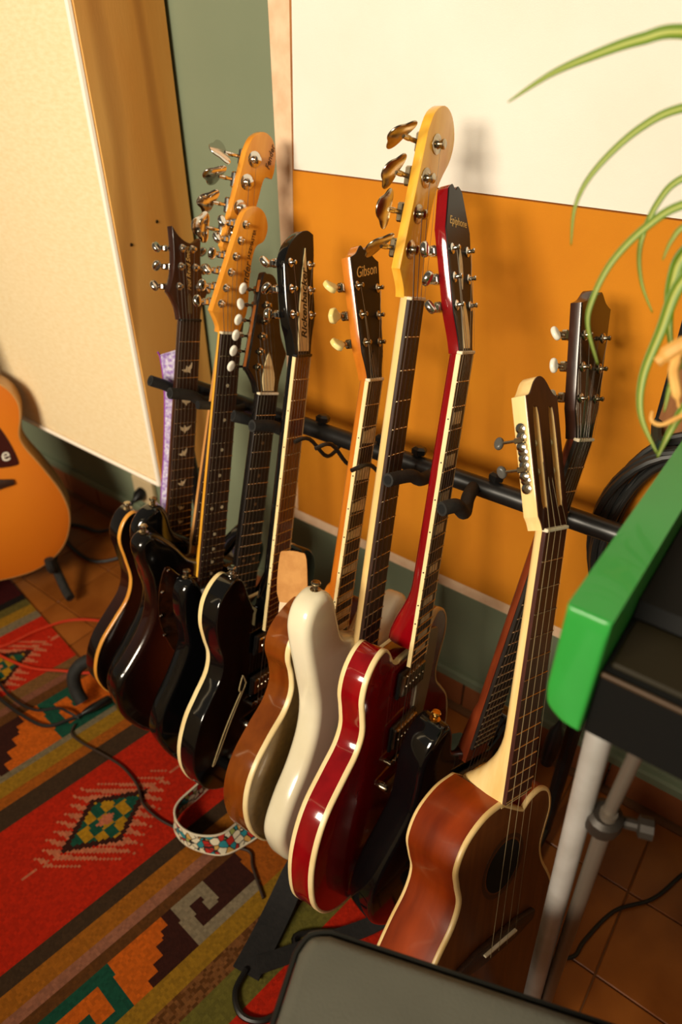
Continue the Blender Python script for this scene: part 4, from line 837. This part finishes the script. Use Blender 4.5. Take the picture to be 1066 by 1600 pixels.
MB().prism([(-0.630, 0.858), (-0.632, 0.925), (-0.628, 0.928), (-0.560, 0.930), (-0.556, 0.945), (-0.15, 0.952), (-0.15, 0.858)], 0, 0.60, 0.002, 2).xf(T(0.0335, 0, 0) @ CM).build('case', mat('matt_black_case', (10, 10, 9), 0.6, spec=0.2), kb, Mi)
MB().bbox((0.24, -0.6325, 0.9275), (0.59, 0.004, 0.004), 0.001).build('front_trim', mat('bronze_trim', (64, 44, 22), 0.5, 0.2), kb, Mi)
MB().bbox((0.24, -0.592, 0.9285), (0.585, 0.060, 0.006), 0.002).build('control_strip', mat('dark_olive_panel', (34, 28, 12), 0.6, spec=0.2), kb, Mi)
MB().bbox((0.012, -0.535, 0.953), (0.05, 0.020, 0.012), 0.003).build('wood_block', mat('light_oak', (190, 140, 74), 0.5), kb, Mi)
sdn = empty('keyboard_stand', T(-0.05, -0.5, 0), 'pair of grey steel tube legs under the black keyboard', 'stand'); Mi = sdn.matrix_world.inverted()
GSTEEL = mat('grey_steel_tube', (186, 184, 180), 0.35, 0.25, (166, 162, 156), 20)
MB().cyl((-0.016, -0.545, 0.002), (-0.048, -0.598, 0.856), 0.0118, n=16).build('leg', GSTEEL, sdn, Mi)
MB().cyl((-0.002, -0.530, 0.002), (-0.018, -0.588, 0.72), 0.0082, n=14).build('leg', mat('dull_steel', (120, 110, 98), 0.4, 0.6), sdn, Mi)
MB().cyl((-0.019, -0.583, 0.70), (-0.014, -0.60, 0.857), 0.0065, n=12).build('inner_tube', mat('dull_steel', (90, 84, 76), 0.4, 0.8), sdn, Mi)
MB().lathe([(0.012, -0.012), (0.017, -0.010), (0.018, 0.0), (0.017, 0.010), (0.012, 0.014)], (-0.0205, -0.584, 0.70), (0.02, -0.17, 1), 14).build('clamp_collar', mat('dark_clamp', (48, 42, 36), 0.5, 0.4), sdn, Mi)
MB().lathe([(0.006, 0), (0.006, 0.02), (0.011, 0.022), (0.011, 0.034)], (-0.012, -0.578, 0.70), (1, 0.3, 0.1), 10).build('clamp_screw', mat('dark_clamp', (0, 0, 0)), sdn, Mi)
jk = empty('hanging_jack', T(-0.148, -0.25, 0.28), 'black cable connector hanging below the green cheek', 'connector'); Mi = jk.matrix_world.inverted()
MB().tube([(-0.135, -0.23, 0.70), (-0.140, -0.24, 0.55), (-0.143, -0.25, 0.44), (-0.1455, -0.25, 0.405)], 0.003, 8, 5).build('lead', CBL, jk, Mi)
MB().lathe([(0.003, 0), (0.006, 0.015), (0.012, 0.03), (0.0135, 0.055), (0.0135, 0.09), (0.011, 0.10), (0.0105, 0.112)], (-0.1455, -0.25, 0.405), (-0.03, -0.02, -1), 14).build('connector_body', BLACKP, jk, Mi)
# coiled cable hung on the wall
hk = empty('coiled_cable', T(-0.15, -0.10, 0.55), 'coil of thick black cable hung on the orange panel', 'cable'); Mi = hk.matrix_world.inverted()
for k in range(9):
    c = V((-0.125+0.003*k, -0.108+0.009*(k % 3), 0.705-0.003*k)); a, bb_ = 0.068+0.007*(k % 5), 0.146+0.005*((k*2) % 5)
    q = []
    for i in range(37):
        t = 2*math.pi*i/36; q.append((c.x+a*math.cos(t)+0.01*math.sin(t), c.y-0.012*math.sin(2*t+k), c.z+bb_*math.sin(t)))
    MB().tube(q, 0.0060, 8, 1, cap=False).build('cable_loop', mat('matt_black_cable', (34, 35, 34), 0.45), hk, Mi)
MB().tube([(-0.165, -0.05, 0.862), (-0.160, -0.09, 0.868), (-0.145, -0.13, 0.862), (-0.140, -0.135, 0.875)], 0.007, 8, 4).build('hook', mat('dark_green_hook', (24, 40, 34), 0.5), hk, Mi)
wp = empty('wooden_batten', T(-0.145, -0.07, 0.84), 'narrow brown wooden batten fixed to the orange panel behind the leaves', 'batten'); Mi = wp.matrix_world.inverted()
slab([(-0.164, 0.845), (-0.118, 0.845), (-0.118, 1.10), (-0.157, 1.10), (-0.170, 1.02)], -0.048, -0.075).build('board', mat('brown_batten_wood', (150, 96, 48), 0.6, 0, (126, 76, 34), 14, stretch=(6, 1, 1)), wp, Mi, 0)
slab([(-0.1665, 0.845), (-0.164, 0.845), (-0.157, 1.10), (-0.170, 1.10)], -0.048, -0.078).build('dark_edge', BLACKP, wp, Mi, 0)

# ------------------------------------------------------------------ leather stool
stl = empty('stool', T(-0.03, -0.94, 0), 'grey-black leather stool with piped seat in the foreground', 'stool'); Mi = stl.matrix_world.inverted()
SEAT = mat('worn_black_leather', (98, 97, 86), 0.38, 0, (84, 83, 73), 6, bump=0.25, bscale=350)
SZ = 0.62; SM = T(-0.214, -0.803, SZ) @ Matrix.Rotation(math.radians(20), 4, 'Z')
so_ = [(0.012, -0.008), (0.03, 0.0, 1), (0.36, 0.0, 1), (0.39, -0.03), (0.39, -0.33), (0.36, -0.36), (0.03, -0.36), (0.0, -0.33), (0.0, -0.03)]
so_ = smooth_closed([(0.024, 0.0, 1), (0.366, 0.0, 1), (0.383, -0.007), (0.39, -0.024, 1), (0.39, -0.336, 1), (0.383, -0.353), (0.366, -0.36, 1), (0.024, -0.36, 1), (0.007, -0.353), (0.0, -0.336, 1), (0.0, -0.024, 1), (0.007, -0.007)], 5)
MB().prism(so_, -0.055, 0, 0.014, 5).xf(SM).build('seat', SEAT, stl, Mi)
MB().band(so_, [(-0.003+0.003*math.cos(t*math.pi/3), -0.012+0.003*math.sin(t*math.pi/3)) for t in range(6)]).xf(SM).build('piping', mat('black_piping', (26, 26, 23), 0.4), stl, Mi)
for (x, y) in ((0.06, -0.06), (0.33, -0.06), (0.06, -0.30), (0.33, -0.30)):
    MB().cyl(SM @ V((x, y, -0.055)), SM @ V((x+(0.02 if x > 0.2 else -0.0), y, -SZ+0.0095)), 0.011).build('leg', TUBE, stl, Mi)

# ------------------------------------------------------------------ spider plant
LEAF = mat('leaf_green', (120, 160, 40), 0.45); nt = LEAF.node_tree; b_ = nt.nodes['Principled BSDF']; b_.inputs['Transmission Weight'].default_value = 0.0
uvn = nt.nodes.new('ShaderNodeUVMap'); sx = nt.nodes.new('ShaderNodeSeparateXYZ'); nt.links.new(uvn.outputs[0], sx.inputs[0])
rp = nt.nodes.new('ShaderNodeValToRGB'); e = rp.color_ramp.elements; e[0].position = 0.0; e[0].color = rgb(110, 146, 22); e[1].position = 1.0; e[1].color = rgb(110, 146, 22)
for p_, c in ((0.30, (118, 154, 28)), (0.42, (204, 210, 112)), (0.58, (204, 210, 112)), (0.70, (118, 154, 28))): x = e.new(p_); x.color = rgb(*c)
nt.links.new(sx.outputs[0], rp.inputs[0]); nt.links.new(rp.outputs[0], b_.inputs['Base Color'])
tr = nt.nodes.new('ShaderNodeBsdfTranslucent'); nt.links.new(rp.outputs[0], tr.inputs[0]); mxs = nt.nodes.new('ShaderNodeMixShader'); mxs.inputs[0].default_value = 0.35
nt.links.new(b_.outputs[0], mxs.inputs[1]); nt.links.new(tr.outputs[0], mxs.inputs[2]); nt.links.new(mxs.outputs[0], nt.nodes['Material Output'].inputs[0])
def leaf(pts, w, parent, Mi, face=V((0.35, -0.9, 0.3)), taper0=0.8):
    crown = V((0.080+random.uniform(-0.012, 0.012), -0.362+random.uniform(-0.012, 0.012), 1.150)); pts = [crown, crown.lerp(V(pts[0]), 0.55)+V((0, 0, 0.022))]+list(pts)
    p = catmull_open([V(a) for a in pts], 8); n = len(p); vs = []; fs = []; uv = []; K = 5
    for i in range(n):
        t = (p[min(i+1, n-1)]-p[max(i-1, 0)]).normalized(); sdv = t.cross(face).normalized(); nn = sdv.cross(t); q = i/(n-1)
        ww = 0.82*w*(taper0+(1-taper0)*min(1, q*4))*(1-q**2.2)**0.8+0.0004
        for k in range(K):
            a = k/(K-1)*2-1; vs.append(p[i]+sdv*(a*ww/2)+nn*(abs(a)*ww*0.22)); uv.append((k/(K-1), q))
    for i in range(n-1):
        for k in range(K-1): fs.append((i*K+k, i*K+k+1, (i+1)*K+k+1, (i+1)*K+k))
    o = MB().add(vs, fs).build('leaf', LEAF, parent, Mi, 80); ul = o.data.uv_layers.new(name='UVMap')
    for l in o.data.loops: ul.data[l.index].uv = uv[l.vertex_index]
    md = o.modifiers.new('thickness', 'SOLIDIFY'); md.thickness = 0.0007
    return o
pl = empty('spider_plant', T(0.10, -0.38, 1.0), 'spider plant with long arching striped leaves above the green cheek', 'plant'); Mi = pl.matrix_world.inverted()
base = (-0.005, -0.385, 1.235)
leaf([(0.0, -0.385, 1.25), (-0.08, -0.405, 1.305), (-0.155, -0.426, 1.319), (-0.184, -0.434, 1.315), (-0.211, -0.443, 1.306), (-0.238, -0.454, 1.294), (-0.264, -0.466, 1.276)], 0.0125, pl, Mi)
leaf([(0.0, -0.38, 1.24), (-0.09, -0.39, 1.280), (-0.148, -0.405, 1.274), (-0.177, -0.414, 1.259), (-0.201, -0.425, 1.230), (-0.209, -0.433, 1.204), (-0.205, -0.438, 1.174)], 0.0085, pl, Mi)
leaf([(0.0, -0.375, 1.22), (-0.09, -0.38, 1.245), (-0.140, -0.388, 1.226), (-0.155, -0.395, 1.207), (-0.159, -0.403, 1.175), (-0.150, -0.408, 1.147), (-0.134, -0.411, 1.124)], 0.0075, pl, Mi)
leaf([(0.0, -0.41, 1.21), (-0.07, -0.418, 1.228), (-0.126, -0.429, 1.214), (-0.149, -0.438, 1.196), (-0.166, -0.449, 1.169), (-0.172, -0.459, 1.140), (-0.169, -0.465, 1.120), (-0.153, -0.470, 1.093)], 0.0085, pl, Mi)
leaf([(-0.02, -0.40, 1.21), (-0.09, -0.405, 1.212), (-0.125, -0.411, 1.196), (-0.133, -0.415, 1.184), (-0.135, -0.419, 1.169)], 0.0075, pl, Mi)
leaf([(-0.03, -0.38, 1.20), (-0.09, -0.385, 1.205), (-0.123, -0.395, 1.174), (-0.127, -0.402, 1.149), (-0.120, -0.409, 1.120), (-0.106, -0.417, 1.088)], 0.019, pl, Mi)
leaf([(-0.04, -0.42, 1.18), (-0.09, -0.428, 1.185), (-0.113, -0.438, 1.161), (-0.116, -0.450, 1.123), (-0.117, -0.464, 1.089), (-0.108, -0.475, 1.061), (-0.086, -0.483, 1.036)], 0.0135, pl, Mi)
leaf([(-0.03, -0.42, 1.12), (-0.065, -0.432, 1.10), (-0.081, -0.444, 1.068), (-0.086, -0.455, 1.047), (-0.088, -0.466, 1.024)], 0.015, pl, Mi)
leaf([(-0.03, -0.40, 1.15), (-0.06, -0.41, 1.14), (-0.085, -0.425, 1.12), (-0.098, -0.44, 1.09), (-0.095, -0.455, 1.06)], 0.012, pl, Mi)
ROOT = mat('pale_root', (226, 176, 96), 0.6, 0, (206, 150, 70), 50)
for q, r in (([(-0.065, -0.458, 1.145), (-0.085, -0.465, 1.131), (-0.100, -0.471, 1.117), (-0.107, -0.476, 1.108)], [0.003, 0.005, 0.007, 0.0045]), ([(-0.094, -0.472, 1.117), (-0.094, -0.475, 1.105), (-0.087, -0.480, 1.092), (-0.081, -0.483, 1.080)], [0.003, 0.0042, 0.004, 0.0012]), ([(-0.098, -0.489, 1.074), (-0.096, -0.491, 1.067), (-0.088, -0.491, 1.066), (-0.078, -0.486, 1.074), (-0.065, -0.48, 1.085)], [0.0012, 0.0015, 0.0016, 0.002, 0.002])):
    MB().tube(q, 0.003, 8, 4, radii=r).build('root', ROOT, pl, Mi)
POT = mat('terracotta_pot', (170, 96, 58), 0.8)
MB().lathe([(0.054, -0.2105), (0.075, -0.024), (0.083, -0.023), (0.082, 0.0), (0.070, 0.0), (0.068, -0.012), (0.001, -0.012)], (0.09, -0.36, 1.165), (0, 0, 1), 24).build('pot', POT, pl, Mi)
MB().lathe([(0.069, 0), (0.066, 0.004), (0.03, 0.007), (0.002, 0.008)], (0.09, -0.36, 1.151), (0, 0, 1), 20).build('soil', mat('dark_soil', (44, 30, 20), 0.95, 0, (30, 20, 13), 90, bump=0.6), pl, Mi)

# ------------------------------------------------------------------ acoustic guitar on a stand at the left edge
ab = [(0, -925), (-95, -912), (-168, -862), (-204, -782), (-200, -705), (-168, -622), (-138, -560), (-132, -525), (-145, -480), (-148, -440), (-130, -400), (-90, -372), (-30, -362)]
ac_end = V((-1.612, -0.450, 0.075)); ez = V((0.84, -0.52, 0.20)).normalized(); ey = V((-0.04, 0.05, 0.98)); ey = (ey-ez*ey.dot(ez)).normalized(); ex = ey.cross(ez)
an = ac_end+ey*0.925
SPR = mat_burst('honey_spruce_burst', (216, 122, 22), (200, 104, 18), (120, 50, 8), -0.60, 0.30, 0.46, 0.35, 0.3)
rA, PA, HA, RA_, partA, outA, zA, _ = guitar('acoustic_guitar', 'honey orange acoustic guitar with dark pickguard at the left edge', 'guitar', [ex.x, ey.x, ez.x, ex.y, ey.y, ez.y, ex.z, ey.z, ez.z, an.x, an.y, an.z], dict(
    L=0.645, nf=20, body=mirror(ab), th=0.10, bz=-0.006, br=0.004, bm=mat('pale_acoustic_side', (196, 150, 92), 0.35, 0, (176, 128, 70), 8), top=SPR, nm=MAHOG, bdm=ROSEWOOD, heel=(-0.29, -0.37, 0.075), inlay='dot', head=HEAD_GIB, tilt=14, plate=HEADBLK,
    tuners=[(-21, 52, -1, -34, 'oval'), (-25, 91, -1, -36, 'oval'), (-29, 130, -1, -38, 'oval'), (29, 130, 1, 38, 'oval'), (25, 91, 1, 36, 'oval'), (21, 52, 1, 34, 'oval')], bridge=('tie', ROSEWOOD),
    guards=[([(28, -440, 1), (70, -462), (98, -520), (112, -585), (104, -604), (40, -598), (58, -560), (62, -520), (48, -470)], mat('dark_red_guard', (58, 16, 12), 0.25, coat=0.4))]))
partA(MB().prism(ellipse(0.05, 0.05, 0, -0.52, 40), zA[1], zA[1]+0.0004), 'sound_hole', mat('hole_shade_black', (0, 0, 0)))  # painted black disc for the shaded hollow, nothing cut out
lettering('pickguard_logo', 'e', 0.050, IVORY, rA, PA @ T(0.083, -0.572, zA[1]+0.0024) @ Matrix.Rotation(math.radians(10), 4, 'Z'), shear=0.2)
sg = empty('guitar_stand', T(ac_end.x, ac_end.y, 0), 'black folding stand with rubber feet under the acoustic guitar', 'stand'); Mi = sg.matrix_world.inverted()
for s_ in (-1, 1):
    p = ac_end+ex*(0.13*s_)+ey*0.02
    MB().tube([p-ez*0.15+V((0, 0, -0.02)), p-ez*0.06, p+ez*0.03, p+ez*0.035+V((0, 0, 0.04))], 0.013, 10, 4).build('cradle_arm', RUBBER, sg, Mi)
    q = V((p.x, p.y, 0)); MB().tube([p-ez*0.02, (q+ex*(0.02*s_)+ez*0.06)+V((0, 0, 0.03)), q+ex*(0.03*s_)+ez*0.09+V((0, 0, 0.014))], 0.0125, 10, 4).build('leg', RUBBER, sg, Mi)
MB().tube([ac_end-ez*0.15, V((ac_end.x, ac_end.y, 0.012))-ez*0.30], 0.011, 8).build('leg', TUBE, sg, Mi)
